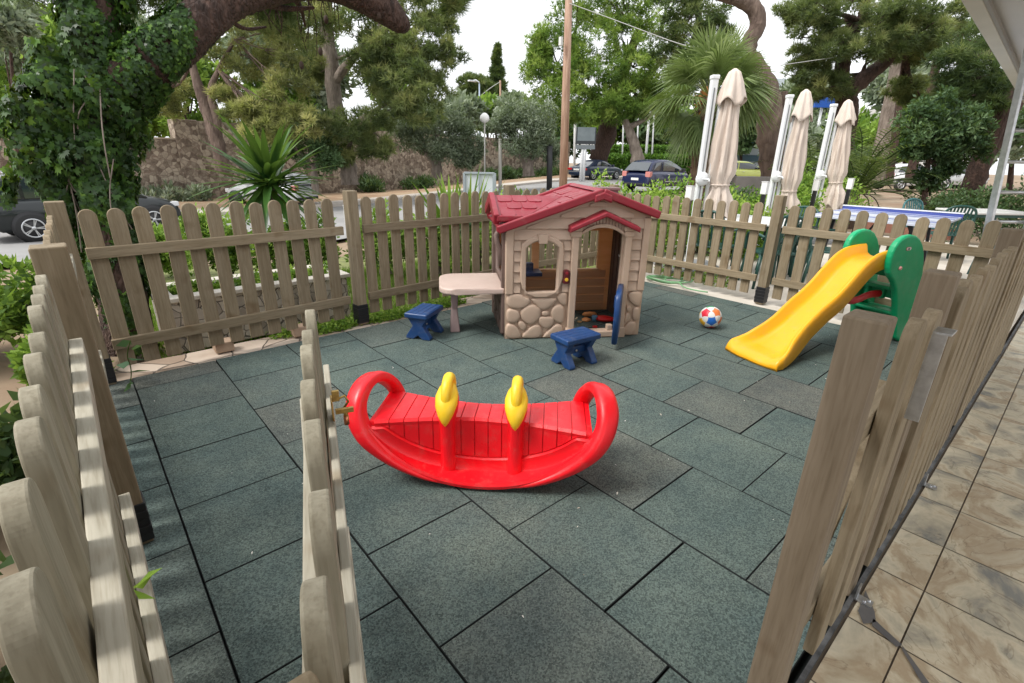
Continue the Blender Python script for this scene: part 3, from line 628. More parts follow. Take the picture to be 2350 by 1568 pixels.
# fascia boards
def fas(mb,a,b,h=.062,t=.04):
    mb.bar(a,b,t,h)
mb=MB(); fas(mb,(xl-.01,yf,zl-.012),(xm,yf,zr-.010)); fas(mb,(xm,yf,zr-.010),(xr+.01,yf,zrt-.012)); fas(mb,(xl-.005,yb,zl-.01),(xm,yb,zr-.012)); fas(mb,(xm,yb,zr-.012),(xr,yb,zrt-.01))
fas(mb,(xr,yf,zrt-.01),(xr,yb,zrt-.01),.05); fas(mb,(-.072,yn-.015,ze-.020),(-.072,yc,zc-.012),.085,.045); fas(mb,(-.072,yfar+.015,ze-.020),(-.072,yc,zc-.012),.085,.045)
fas(mb,(-.072,yn-.012,ze-.012),(xe-.03,yn-.012,ze-.012),.05,.03); fas(mb,(xl,yf,zl-.008),(xl,yn,zl-.008),.05,.03)
mb.prism([(xm-.07,zr-.030),(xm,zr-.006),(xm+.07,zr-.031),(xm+.07,zr-.088),(xm,zr-.063),(xm-.07,zr-.087)],yf-.03,yf+.0,'y')
mb.build('fascia',RED,RF,bevel=.012,seg=3)
mb=MB(); mb.add([(xm-.05,yf-.0,zr-.004),(xm,yf,zr+.016),(xm+.05,yf,zr-.004),(xm-.05,yb,zr-.004),(xm,yb,zr+.016),(xm+.05,yb,zr-.004)],[(0,1,4,3),(1,2,5,4),(0,2,1),(3,4,5),(0,3,5,2)]); mb.build('ridge_cap',RED,RF,bevel=.004)
# shingles
def shingles(mb,O,U,V,nu,nv,wu,hv,ok,th=.007):
    O=Vector(O);U=Vector(U).normalized();V=Vector(V).normalized();Nn=U.cross(V); 
    if Nn.z<0: Nn=-Nn
    for j in range(nv):
        for i in range(-1,nu):
            u0=(i+(j%2)*.5)*wu; v0=j*hv; rr=.022
            pl=[(u0+.004,v0),(u0+wu-.004,v0),(u0+wu-.004,v0+hv-rr),(u0+wu-.006-rr*.35,v0+hv-rr*.3),(u0+wu-.006-rr,v0+hv),(u0+.006+rr,v0+hv),(u0+.006+rr*.35,v0+hv-rr*.3),(u0+.004,v0+hv-rr)]
            if not all(ok(*q) for q in pl): continue
            vs=[]
            for a,b in pl: vs.append(O+U*a+V*b-Nn*.002)
            for a,b in pl: vs.append(O+U*a+V*b+Nn*(th*(.25+.75*(b-v0)/hv)))
            n=8; mb.add(vs,[tuple(range(n,2*n))]+[(k,(k+1)%n,n+(k+1)%n,n+k) for k in range(n)])
mb=MB()
# near cross slope: from ridge down to eave, u along +x
Vn=Vector((0,yn-yc,ze-zc)); LV=Vn.length
shingles(mb,(-.035,yc,zc+.002),(1,0,0),Vn,6,3,.125,LV/3-.002,lambda u,v: u>=-.001 and v>=0 and (u-.035)<= xc+(xe-xc)*(v/LV)+.0)
Vf=Vector((0,yfar-yc,ze-zc)); shingles(mb,(-.05,yc,zc+.002),(1,0,0),Vf,6,3,.125,Vf.length/3-.004,lambda u,v: u>=0 and v>=0 and (u-.05)<= xc+(xe-xc)*(v/Vf.length)-.012)
mb.build('shingles',RED,RF,bevel=.0025); mb=MB()
# main left slope: u along y from the front, v down-slope
Vm=Vector((xl-xm,0,zl-zr)); LM=Vm.length
def okm(u,v):
    if u<0.0 or v<.035 or v>LM or u>yb-yf-.06: return False
    x=xm+(xl-xm)*v/LM; y=yf+.035+u
    if x<xc+.012:
        t=(xc-x)/(xc-xe) if x>xe else 1
        ylo=yc+(yn-yc)*min(1,t)-.012; yhi=yc+(yfar-yc)*min(1,t)+.012
        if ylo<y<yhi: return False
    return True
def part_shingles(mb):
    shingles(mb,(xm,yf+.035,zr),(0,1,0),Vm,8,8,.115,LM/8,okm)
part_shingles(mb)
mb.build('shingles',RED,RF,bevel=.0025); mb=MB()
Vr=Vector((xr-xm,0,zrt-zr)); LR=Vr.length
shingles(mb,(xm,yf+.035,zr),(0,1,0),Vr,8,5,.115,LR/5.2,lambda u,v:u>=0 and v>.03 and u<yb-yf-.06)
mb.build('shingles',RED,RF,bevel=.0025)
m=MB(); m.box((1.03,.70,1.115),(.17,.13,.12)); m.box((1.03,.70,1.18),(.20,.16,.025)); m.build('chimney',plastic('brown_cap',(.17,.10,.10),.45),H,bevel=.006)
# ---------------------------------------------------------------- picnic table on the side of the house
# (moulded to the house: parts of it)
tb=[(0.0,.07),(-.58,.07)]+arc(-.58,.19,.12,270,180,5)+arc(-.58,.44,.12,180,90,5)+[(0,.56)]
tb=[(0.0,.01),(-.40,.01)]+arc(-.40,.14,.13,270,180,6)+arc(-.40,.47,.13,180,90,6)+[(0,.60)]
m=MB(); m.prism(tb,.385,.435,'z'); TT=m.build('table_top',plastic('table_beige',(.55,.42,.36),.38,(.60,.47,.41)),H,bevel=.014,seg=3)
m=MB(); m.add([(-.448,.20,0),(-.362,.20,0),(-.362,.42,0),(-.448,.42,0),(-.430,.23,.20),(-.380,.23,.20),(-.380,.39,.20),(-.430,.39,.20),(-.440,.20,.386),(-.370,.20,.386),(-.370,.42,.386),(-.440,.42,.386)],
 [(3,2,1,0),(0,1,5,4),(1,2,6,5),(2,3,7,6),(3,0,4,7),(4,5,9,8),(5,6,10,9),(6,7,11,10),(7,4,8,11),(8,9,10,11)]); m.build('table_leg',plastic('taupe_plastic',(.26,.19,.185),.45),H,bevel=.010)
# ---------------------------------------------------------------- blue stools
def stool():
    t=thing('stool','blue plastic stool','stool'); 
    m=MB(); m.box((0,0,.208),(.325,.205,.044)); s=m.build('seat',BLUE,t,bevel=.012,seg=3)
    m=MB()
    for k in (-.069,-.023,.023,.069): m.box((0,k*1.0,.2300),(.300,.043,.006))
    m.build('seat_planks',BLUE,s,bevel=.0025)
    for sx in (-1,1):
        m=MB(); pts=[(-.092,.19),(.092,.19),(.046,.115),(.112,.018),(.110,0),(.040,0),(.0,.034),(-.040,0),(-.110,0),(-.112,.018),(-.046,.115)]
        m.prism(pts,min(sx*.080,sx*.135),max(sx*.080,sx*.135),'x'); m.build('leg',BLUE,t,bevel=.007)
    m=MB(); m.box((0,0,.105),(.17,.035,.055)); br=m.build('stretcher',BLUE,t,bevel=.006)
    m=MB(); m.lathe([(.010,0),(.010,.004),(.005,.006)],(0,-.018,.10),12,M=Matrix.Rotation(math.pi/2,3,'X')); m.build('screw',GALV,br)
    return t
S1=stool(); S1.location=(2.545,-.955,0); S1.rotation_euler=(0,0,R_(-7)); tag(S1,'blue plastic stool in front of the playhouse door','stool','blue stools')
S2=copy_tree(S1,loc=(2.00,.26,0),rz=R_(31)); S2['label']='blue plastic stool beside the picnic table leg by the fence'
# ---------------------------------------------------------------- toy crockery inside the house
def HP(x,y,z=0): 
    c,s=math.cos(HA),math.sin(HA); return (HL[0]+c*x-s*y,HL[1]+s*x+c*y,z)
LB=plastic('light_blue_plastic',(.02,.22,.50),.3); ORG=plastic('orange_plastic',(.75,.30,.10),.4); TRED=plastic('toy_red_plastic',(.62,.01,.01),.3)
t=thing('toy_teapot','small light blue toy teapot on the playhouse floor','toy',HP(.66,.37),HA)
m=MB(); m.lathe([(.022,.0),(.038,.012),(.040,.035),(.030,.055),(.012,.062),(.012,.070),(.004,.074)],(0,0,0),20); m.build('pot',LB,t)
m=MB(); m.tube([(.036,0,.03),(.060,0,.042),(.068,0,.055)],[.010,.007,.006],8); m.build('spout',mat('toy_cream',(.6,.5,.35),.4),t)
m=MB(); m.tube([(-.034,0,.05),(-.06,0,.045),(-.06,0,.02),(-.036,0,.014)],.005,8); m.build('handle',LB,t)
m=MB(); m.tube(smoothpath([(0,0,.008),(.03,.002,.012),(.07,0,.008),(.09,0,.006)],1),[.004]*9 if False else .005,8,sq=.5); m.lathe([(.018,0),(.022,.008),(.018,.010)],(.0,0,0),14); tag(m.build('toy_spoon',mat('toy_tan',(.55,.35,.16),.4),None,loc=HP(.755,.38),rot=(0,0,HA+.2)),'tan toy spoon lying beside the blue teapot','toy')
for (x,y,nm,lab,mt,sz) in ((.83,.42,'toy_bun','flat orange toy bun between teapot and cup',ORG,(.038,.02)),(.90,.55,'toy_sausage_bread','long orange toy bread at the back of the playhouse floor',ORG,None)):
    m=MB()
    if sz: m.lathe([(.03,0),(.042,.008),(.040,.018),(.022,.028),(.004,.031)],(0,0,0),18)
    else: m.tube([(-.07,0,.02),(-.05,0,.024),(0,0,.026),(.05,0,.024),(.07,0,.02)],[.008,.022,.025,.022,.008],12)
    tag(m.build(nm,mt,None,loc=HP(x,y),rot=(0,0,HA)),lab,'toy')
t=thing('toy_cup','pale blue toy cup beside the red toy bowl','toy',HP(.905,.41),HA); m=MB(); m.lathe([(.020,0),(.028,.05),(.026,.052),(.018,.006)],(0,0,0),18); m.build('cup_body',plastic('pale_blue',(.15,.33,.50),.3),t); m=MB(); m.tube([(.026,0,.04),(.045,0,.035),(.042,0,.015),(.022,0,.012)],.004,6); m.build('handle',LB,t)
m=MB(); 
P=[]
for i,r in enumerate([.01,.055,.075,.07,.045,.012]):
    z_=[.0,.005,.022,.036,.046,.05][i]; P.append([(r*1.25*math.cos(a)*(1+.15*math.cos(3*a)),r*.8*math.sin(a),z_) for a in [2*math.pi*k/18 for k in range(18)]])
m.grid(P,closed=True); m.add(P[0],[tuple(range(18))]); m.add(P[-1],[tuple(range(18))],0,True)
tag(m.build('toy_fish',TRED,None,loc=HP(1.0,.40),rot=(0,0,HA-.4)),'red toy fish shaped dish near the blue half door','toy')
m=MB(); m.tube(arc(0,0,.018,0,360,14) and [(.018*math.cos(a),.018*math.sin(a),.008) for a in [2*math.pi*k/14 for k in range(15)]],.007,8); tag(m.build('toy_ring',TRED,None,loc=HP(.855,.22)),'tiny red toy ring at the door sill','toy')
# ---------------------------------------------------------------- red rocker (see-saw)
RR=plastic('rocker_red_plastic',(.80,.004,.012),.33,(.85,.010,.02),trans=0.); YEL=plastic('rocker_yellow_plastic',(.85,.55,.02),.35)
SO=(1.2,-1.58,0); SA=math.atan2(-.66,.751)-R_(4.5)
S=thing('rocker','red plastic two seat rocker with yellow handles','seesaw',SO,SA)
zrim=lambda x:.012+.60*x*x+1.9*abs(x)**4.2
hw=lambda x:.200-.012*(abs(x)/.5)**2      # half width of the outer rim
win_=lambda x:.084+.085*(abs(x)/.47)**1.7   # half width of the waisted seat
zseat=lambda x:.306+.006*(abs(x)/.5)**2
# body: loft of cross sections from x=-.5 to .5 (closed sections)
def sec(x):
    r=zrim(x); w=hw(x); t=zseat(x); wi=min(win_(x),w-.02); led=min(r+.085+.02*(abs(x)/.5),t-.03); fl=r+.026
    pts=[(-w,r+.004),(-w-.004,r+.020),(-w+.003,r+.034),(-w+.013,r+.032),(-w+.018,fl),(-(wi+.012),fl+.004),(-(wi+.004),fl+.016),(-(wi+.002),led-.008),(-(wi+.004),led),(-(wi-.010),led+.008),(-(wi-.014),t-.03),(-(wi-.010),t-.012),(-(wi-.014),t),(-wi*.5,t-.002),(0,t-.003)]
    full=pts+[(-y,z) for y,z in pts[:-1][::-1]]
    full+=[(w*.5,r),(0,r),(-w*.5,r)]
    return [(x,y,z) for y,z in full]
xs=[-.5+i*1./60 for i in range(61)]
P=[sec(x) for x in xs]
m=MB(); m.grid(P,closed=True,smooth=True); n=len(P[0]); m.add(P[0],[tuple(range(n))]); m.add(P[-1],[tuple(range(n))])
B_=m.build('body',RR,S); md=B_.modifiers.new('e','EDGE_SPLIT'); md.split_angle=R_(35)
# planks: thin grooves on seat and side made by raised slats
m=MB(); nsl=15
for i in range(nsl):
    x0=-.475+i*.95/nsl+.0022; x1=x0+.95/nsl-.0044
    for sgn in (-1,1):
        P=[]
        for x in (x0,(x0+x1)/2,x1):
            r=zrim(x); w=hw(x); t=zseat(x); wi=min(win_(x),w-.02); led=r+.085+.02*(abs(x)/.5)
            led=min(led,t-.03); P.append([(x,sgn*(-wi+.010),led+.010),(x,sgn*(-wi+.006),led+.016),(x,sgn*(-wi+.009),t-.022),(x,sgn*(-wi+.006),t-.006),(x,sgn*(-wi+.016),t+.0045),(x,sgn*-wi*.4,t+.004),(x,0,t+.004)])
        m.grid(P,smooth=False)
B2=m.build('slats',RR,S,bevel=0); sm=B2.modifiers.new('s','SOLIDIFY'); sm.thickness=.006; sm.offset=0; bm_=B2.modifiers.new('b','BEVEL'); bm_.width=.0022; bm_.segments=2; bm_.limit_method='ANGLE'; bm_.angle_limit=R_(50)
# end hoops
for sg in (-1,1):
    path=[(-.16,-.188,.034),(-.26,-.188,.062),(-.36,-.186,.112),(-.44,-.182,.170),(-.505,-.178,.238),(-.550,-.162,.310),(-.566,-.128,.380),(-.560,-.070,.430),(-.543,0,.450),(-.518,.075,.430),(-.492,.128,.378),(-.474,.158,.33),(-.455,.165,.26),(-.43,.165,.19)]
    path=smoothpath(path,2); m=MB(); P=[]
    pts=[Vector(p) for p in path]
    for i,p in enumerate(pts):
        t=(pts[min(i+1,len(pts)-1)]-pts[max(i-1,0)]).normalized(); o=Vector((-.50,0,.30)); out=(p-o); out=(out-t*out.dot(t)).normalized(); sd=t.cross(out).normalized()
        f=i/(len(pts)-1); wd=float(np.interp(f,[0,.15,.35,.5,.7,1],[.006,.018,.038,.046,.042,.036])); th=float(np.interp(f,[0,.15,.32,.5,.7,1],[.006,.022,.044,.032,.024,.022]))
        ring=[p+sd*wd*math.cos(a)+out*th*math.sin(a) for a in [2*math.pi*k/16 for k in range(16)]]
        # square it up a little
        ring=[p+(q-p)*(1+.18*abs(math.sin(2*(2*math.pi*k/16)))) for k,q in enumerate(ring)]
        P.append([tuple(Vector((q.x*(-sg),q.y,q.z)) if sg==1 else q) for q in ring])
    m.grid(P,closed=True); m.add(P[0],[tuple(range(16))]); m.add(P[-1],[tuple(range(16))]); m.build('end_grip',RR,S)
# centre columns with yellow grips
for cx in (-.155,.160):
    m=MB(); P=[]
    for z_,rx,ry,y in ((.030,.036,.032,-.100),(.15,.034,.032,-.098),(.27,.034,.034,-.098),(.32,.040,.040,-.092),(.355,.049,.056,-.080),(.39,.050,.062,-.060),(.415,.040,.055,-.045)):
        P.append([(cx+rx*math.cos(a),y+ry*math.sin(a),z_+.25*ry*math.sin(a)) for a in [2*math.pi*k/18 for k in range(18)]])
    m.grid(P,closed=True); m.add(P[0],[tuple(range(18))]); m.add(P[-1],[tuple(range(18))],0,True); c=m.build('grip_column',RR,S)
    m=MB(); P=[]
    for z_,rx,ry,y in ((.300,.004,.004,-.140),(.320,.018,.014,-.140),(.355,.037,.036,-.124),(.392,.051,.050,-.102),(.422,.052,.056,-.084),(.445,.042,.050,-.068),(.462,.026,.038,-.056)):
        P.append([(cx+rx*math.cos(a),y+ry*math.sin(a),z_+.35*ry*math.sin(a)) for a in [2*math.pi*k/18 for k in range(18)]])
    m.grid(P,closed=True); m.add(P[-1],[tuple(range(18))],0,True)
    lp=[(cx,-.112,.40),(cx,-.108,.440),(cx,-.082,.478),(cx,-.042,.496),(cx,-.004,.485),(cx,.018,.452),(cx,.010,.415),(cx,-.02,.39)]
    m.tube(smoothpath(lp,2),.021,12,sq=1.15); m.build('hand_grip',YEL,c)
m=MB()
for sx in (-1,1):
    for sy in (-1,1): m.box((sx*.33,sy*.10,.048),(.06,.05,.05))
m.build('foot_pad',RR,S,bevel=.01)
# ---------------------------------------------------------------- yellow slide
YS=plastic('slide_yellow_plastic',(.86,.39,.006),.34,(.90,.43,.010)); GS=plastic('slide_green_plastic',(.0,.33,.13),.38,(.0,.40,.165)); RS=plastic('slide_red_plastic',(.55,.01,.02),.35)
SLO=(3.685,-1.80,0); SLA=math.atan2(-.29,.957)+R_(.6)
SL=thing('slide','yellow plastic toddler slide on green ladder frame','slide',SLO,SLA)
bed=[(.0,.068),(.06,.070),(.13,.080),(.22,.125),(.35,.22),(.48,.325),(.57,.375),(.68,.455),(.80,.575),(.89,.655),(.97,.700),(1.08,.715),(1.22,.715)]
bed=[(r*1.03,z_) for r,z_ in bed]; bed=smoothpath(bed,2); m=MB(); P=[]; Pb=[]
for i,(r,z_) in enumerate(bed):
    f=i/(len(bed)-1); e=max(0,1-r/.36); w=.138+.092*e**1.3; rim=.085-.055*max(0,1-r/.20)**1.3
    if r>.95: rim=.085+.012*(r-.95)
    a=bed[max(i-1,0)]; b=bed[min(i+1,len(bed)-1)]; L_=math.hypot(b[0]-a[0],b[1]-a[1]); nx,nz=-(b[1]-a[1])/L_,(b[0]-a[0])/L_
    top=lambda y,h:(r+nx*h,y,z_+nz*h)
    row=[top(-w-.014,-.055),top(-w-.012,rim-.022),top(-w-.006,rim-.004),top(-w+.008,rim+.002),top(-w+.022,rim-.012),top(-w+.038,.022),top(-w+.065,.004),top(-w*.4,0),top(w*.4,0),top(w-.065,.004),top(w-.038,.022),top(w-.022,rim-.012),top(w-.008,rim+.002),top(w+.006,rim-.004),top(w+.012,rim-.022),top(w+.014,-.055)]
    row=[(x,y,max(.0,z2)) for x,y,z2 in row]
    P.append(row)
# rounded bulging nose
r0=P[0]; nose=[]
for dx,fz,fy in ((-.052,.0,.965),(-.060,.30,.975),(-.050,.62,.975),(-.030,.86,.985),(-.012,.96,.995)):
    row=[]
    for k,(x,y,z2) in enumerate(r0):
        bow=dx*(1+.6*(1-(y/.25)**2)) ; row.append((x+bow,y*fy,z2*fz))
    nose.append(row)
P=nose+P
m.grid(P); m.build('chute',YS,SL); ch=[o for o in COL.objects if o.name.startswith('chute')][-1]; sd_=ch.modifiers.new('s','SOLIDIFY'); sd_.thickness=.008; sd_.offset=-1
# green side panels
for sg in (-1,1):
    pr=[(1.46,0),(1.70,0),(1.645,.26),(1.59,.52),(1.51,.74),(1.41,.87),(1.28,.925),(1.15,.915),(1.075,.86),(1.05,.78),(1.06,.69),(1.10,.61),(1.19,.55),(1.26,.46),(1.34,.30),(1.40,.15)]
    m=MB(); a,b=(sg*.146,sg*.198); m.prism(chaikin(pr,1),min(a,b),max(a,b),'y'); g_=m.build('side_panel',GS,SL,bevel=.018,seg=3)
    if sg<0:
        m=MB(); m.lathe([(.0,0),(.016,.0),(.014,.010),(.006,.013)],(1.20,-.199,.665),14,M=Matrix.Rotation(math.pi/2,3,'X')); m.build('bolt_cap',mat('pink_cap',(.75,.35,.33),.4),g_)
        m=MB(); q=arc(1.245,.815,.034,90,270,6,ry=.016)+arc(1.275,.815,.034,270,450,6,ry=.016); q=[(x_*1.0,z_) for x_,z_ in q]; q=arc(1.225,.815,.014,90,270,6)+arc(1.262,.815,.014,-90,90,6)
        m.prism(q,-.2005,-.198,'y'); bd=m.build('badge',mat('badge_red',(.35,.03,.05),.4),g_)
        q=arc(1.226,.815,.0115,90,270,6)+arc(1.261,.815,.0115,-90,90,6); m=MB(); m.prism(q,-.2018,-.2005,'y'); m.build('badge_face',mat('badge_white',(.75,.72,.70),.4),g_)
        tx=bpy.data.curves.new('badge_text','FONT'); tx.body='little\ntikes'; tx.size=.0125; tx.align_x='CENTER'; tx.align_y='CENTER'; tx.space_line=.62; tx.extrude=.0004; tx.offset=.0002
        tt=bpy.data.objects.new('tmp',tx); COL.objects.link(tt); dg=bpy.context.evaluated_depsgraph_get(); me=bpy.data.meshes.new_from_object(tt.evaluated_get(dg)); bpy.data.objects.remove(tt)
        me.transform(Matrix.Translation((1.2435,-.2025,.815))@Matrix.Rotation(math.pi/2,4,'X')); me.materials.clear(); me.materials.append(mat('badge_ink',(.02,.02,.03),.4)); o=bpy.data.objects.new('badge_text',me); COL.objects.link(o); o.parent=g_
# ladder panel at the back with two openings, treads
Mx=Matrix.Translation((1.60,0,0))@Matrix.Rotation(R_(-25),4,'Y')@Matrix.Rotation(math.pi/2,4,'Z')
def ro(x0,x1,z0,z1,r=.03): return arc(x1-r,z0+r,r,-90,0,3)+arc(x1-r,z1-r,r,0,90,3)+arc(x0+r,z1-r,r,90,180,3)+arc(x0+r,z0+r,r,180,270,3)
plate('ladder_panel',[(-.155,.012),(.155,.012),(.155,.70),(-.155,.70)],[ro(-.105,.105,.53,.62),ro(-.105,.105,.31,.41),ro(-.105,.105,.08,.18)],.03,GS,SL,bevel=.006,M=Mx,off=-.015)
for z_ in (.49,.27):
    m=MB(); m.box((1.60-z_*.466-.045,0,z_-.012),(.13,.30,.03)); m.build('tread',GS,SL,bevel=.010)
for y_ in (-.06,.06):
    m=MB(); m.box((1.335,y_,.43),(.05,.035,.12)); m.build('ladder_rib',GS,SL,bevel=.010)
m=MB(); m.tube(smoothpath([(.76,-.05,.50),(.84,-.05,.43),(.93,-.05,.385),(1.03,-.05,.385),(1.16,-.05,.42),(1.33,-.05,.41)],2),.019,8,sq=1.7); m.build('brace_bar',RS,SL)
# ---------------------------------------------------------------- ball
def ball():
    import itertools
    m=bpy.data.meshes.new('ball'); bm=bmesh.new(); bmesh.ops.create_icosphere(bm,subdivisions=1,radius=1)
    ico=[v.co.copy() for v in bm.verts]; bm.free()
    ph=(1+5**.5)/2
    pent=[Vector(v).normalized() for v in ([(0,a,b*ph) for a in(-1,1) for b in(-1,1)]+[(a,b*ph,0) for a in(-1,1) for b in(-1,1)]+[(a*ph,0,b) for a in(-1,1) for b in(-1,1)])]
    faces=[]
    for a,b,c in itertools.combinations(range(12),3):
        if all((pent[i]-pent[j]).length<1.1 for i,j in((a,b),(b,c),(a,c))): faces.append((pent[a]+pent[b]+pent[c]).normalized())
    bm=bmesh.new(); bmesh.ops.create_icosphere(bm,subdivisions=6,radius=1); bm.to_mesh(m); 
    cols=[(.75,.02,.04),(.02,.12,.50),(.9,.50,.02),(.02,.42,.14),(.85,.20,.05),(.80,.03,.06),(.03,.35,.20),(.9,.55,.02),(.02,.16,.6),(.82,.22,.06),(.72,.02,.05),(.03,.45,.18)]
    mats=[mat('ball_white',(.80,.80,.78),.35)]+[mat('ball_patch',c,.35) for c in cols]
    for q in mats: m.materials.append(q)
    cos=np.array([v.co[:] for v in bm.verts]); C=np.array([v[:] for v in pent+faces])
    wts=np.array([1.0]*12+[1.0]*20); 
    dd=cos@C.T; ang=np.arccos(np.clip(dd,-1,1)); ang[:,:12]*=.70
    srt=np.sort(ang,1); edge=np.clip((srt[:,1]-srt[:,0])/.05,0,1)
    for v,e in zip(bm.verts,edge): v.co*= .985+.015*e
    bm.to_mesh(m)
    for p in m.polygons:
        c=np.array(p.center); c/=np.linalg.norm(c); a=np.arccos(np.clip(C@c,-1,1)); a[:12]*=.70; k=int(a.argmin()); p.material_index=k+1 if k<12 else 0; p.use_smooth=True
    bm.free(); o=bpy.data.objects.new('ball',m); COL.objects.link(o); o.scale=(.098,)*3; o.location=(4.135,-1.175,.098); o.rotation_euler=(.5,.35,.9); return o
tag(ball(),'small football with white and rainbow coloured panels','ball')
# ---------------------------------------------------------------- debris: petals and leaves on the tiles
m=MB()
for k in range(70):
    x=random.uniform(0,5.0); y=random.uniform(-2.9,.7); 
    if math.hypot(x-1.2,y+1.6)<.3: continue
    s=random.choice((.003,.004,.004,.005,.007)); a=random.uniform(0,6.3); l=s*random.uniform(1,2.4); z_=random.uniform(.003,.006)
    c,si=math.cos(a),math.sin(a); m.add([(x+c*l,y+si*l,z_),(x-si*s*.6,y+c*s*.6,z_+.003),(x-c*l,y-si*l,z_),(x+si*s*.6,y-c*s*.6,z_+.002)],[(0,1,2,3)],random.random())
tag(m.build('fallen_petals',mat('petals',(.5,.5,.45),.8,attr=[(.65,.62,.55),(.75,.73,.68),(.30,.22,.14)])),kind='stuff')
DEB=m
# unused picket prototypes would be left without a fence: drop them
for k,l in proto.items():
    for i,o in enumerate(l):
        if not used[k][i]: bpy.data.objects.remove(o)
# ---------------------------------------------------------------- foliage
def leafmat(n,cols,tr=.3,rough=.55): return mat(n,cols[0],rough,attr=cols,trans=tr,spec=.3)
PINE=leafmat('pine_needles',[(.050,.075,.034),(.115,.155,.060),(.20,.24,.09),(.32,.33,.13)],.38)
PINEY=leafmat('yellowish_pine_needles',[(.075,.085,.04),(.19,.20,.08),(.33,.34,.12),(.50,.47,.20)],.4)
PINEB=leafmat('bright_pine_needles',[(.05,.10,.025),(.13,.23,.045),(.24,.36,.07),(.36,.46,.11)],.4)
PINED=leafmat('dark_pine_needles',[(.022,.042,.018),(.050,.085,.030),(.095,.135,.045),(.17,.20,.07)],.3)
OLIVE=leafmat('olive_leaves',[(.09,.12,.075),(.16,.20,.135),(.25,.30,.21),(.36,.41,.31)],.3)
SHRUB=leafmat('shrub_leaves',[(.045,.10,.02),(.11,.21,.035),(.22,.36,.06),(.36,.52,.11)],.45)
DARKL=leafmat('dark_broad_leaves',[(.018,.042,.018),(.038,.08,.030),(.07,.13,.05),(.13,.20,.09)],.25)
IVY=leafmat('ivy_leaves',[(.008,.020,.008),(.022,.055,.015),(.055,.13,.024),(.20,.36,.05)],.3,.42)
BARKP=bark_mat('pine_bark',(.07,.045,.035),(.20,.145,.115),5.)
BARKG=bark_mat('grey_bark',(.12,.095,.075),(.30,.25,.21),6.)
BARKR=bark_mat('reddish_bark',(.028,.017,.013),(.115,.068,.052),16.)
def unit(n):
    v=rng.normal(size=(n,3)); return v/np.linalg.norm(v,axis=1,keepdims=True)
def clumps(blobs,per=26,inner=.35):
    """blobs [(centre,(rx,ry,rz))] -> clump centres, outward directions, radius"""
    C=[];Dn=[];Rr=[]
    for c,r in blobs:
        c=np.array(c);r=np.array(r,float); n=max(4,int(per)); u=unit(n); f=1-inner*rng.random(n)**1.5
        lump=1+.22*np.sin(u[:,0]*5+c[0])+.15*np.cos(u[:,1]*7+c[1])
        C.append(c+u*r*(f*lump)[:,None]); Dn.append(u); Rr.append(np.full(n,r.mean()))
    return np.concatenate(C),np.concatenate(Dn),np.concatenate(Rr)
def tri_leaves(P,D,size,width,shade,bend=.0):
    """pointed blades from P along D"""
    n=len(P); side=np.cross(D,unit(n)); side/=np.linalg.norm(side,axis=1,keepdims=True)+1e-9
    size=size*(.6+.8*rng.random(n)); width=width*(.7+.6*rng.random(n))
    a=P-side*width[:,None]/2; b=P+side*width[:,None]/2; c=P+D*size[:,None]; c[:,2]-=bend*size
    V=np.stack([a,b,c],1).reshape(-1,3); F=np.arange(3*n).reshape(-1,3); R=np.repeat(shade,3); return V,F,R
def diam_leaves(P,D,size,width,shade):
    n=len(P); side=np.cross(D,unit(n)); side/=np.linalg.norm(side,axis=1,keepdims=True)+1e-9; nn=np.cross(D,side)
    size=size*(.6+.7*rng.random(n)); width=width*(.7+.6*rng.random(n))
    m=P+D*(size*.45)[:,None]+nn*(width*.18)[:,None]
    V=np.stack([P,m-side*width[:,None]/2,P+D*size[:,None],m+side*width[:,None]/2],1).reshape(-1,3); F=np.arange(4*n).reshape(-1,4); R=np.repeat(shade,4); return V,F,R
def pine_crown(name,blobs,m,parent,per=26,tufts=30,needles=7,nl=.22,nw=.03,cr=.36,seed=1,tone=0.):
    C,Dn,Rr=clumps(blobs,per); n=len(C); base=np.clip(rng.normal(.40+tone,.27,n),0,1)
    ci=np.repeat(np.arange(n),tufts); u=unit(len(ci)); u[:,2]=u[:,2]*.75+.12
    tp=C[ci]+u*(Rr[ci]*cr*(.35+.65*rng.random(len(ci))))[:,None]
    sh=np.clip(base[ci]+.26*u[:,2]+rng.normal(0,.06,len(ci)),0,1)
    ti=np.repeat(np.arange(len(tp)),needles); d=u[ti]*.7+unit(len(ti))*.75+np.array([0,0,.25]); d/=np.linalg.norm(d,axis=1,keepdims=True)
    V,F,R=tri_leaves(tp[ti],d,nl,nw,np.clip(sh[ti]+rng.normal(0,.03,len(ti)),0,1)); return fastmesh(name,V,F,m,parent,R)
def leaf_crown(name,blobs,m,parent,per=30,leaves=70,ll=.10,lw=.045,cr=.33,tone=0.,inner=.35,up=.2,droop=0.):
    C,Dn,Rr=clumps(blobs,per,inner); n=len(C); base=np.clip(rng.normal(.43+tone,.26,n),0,1)
    ci=np.repeat(np.arange(n),leaves); u=unit(len(ci)); P=C[ci]+u*(Rr[ci]*cr*(.2+.8*rng.random(len(ci))))[:,None]
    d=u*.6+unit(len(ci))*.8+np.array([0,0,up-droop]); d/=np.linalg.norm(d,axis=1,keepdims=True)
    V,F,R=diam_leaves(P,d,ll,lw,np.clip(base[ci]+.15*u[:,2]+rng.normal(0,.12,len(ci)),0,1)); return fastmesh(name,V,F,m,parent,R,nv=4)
def limb(mb,pts,rad,n=10,jit=.12,sub=2):
    q=smoothpath([tuple(p)+(r,) for p,r in zip(pts,rad)],sub); mb.tube([p[:3] for p in q],[p[3] for p in q],n,jit=jit)
def px_path(lst,wob=.0): return [at(x,y,d) for x,y,d in lst]
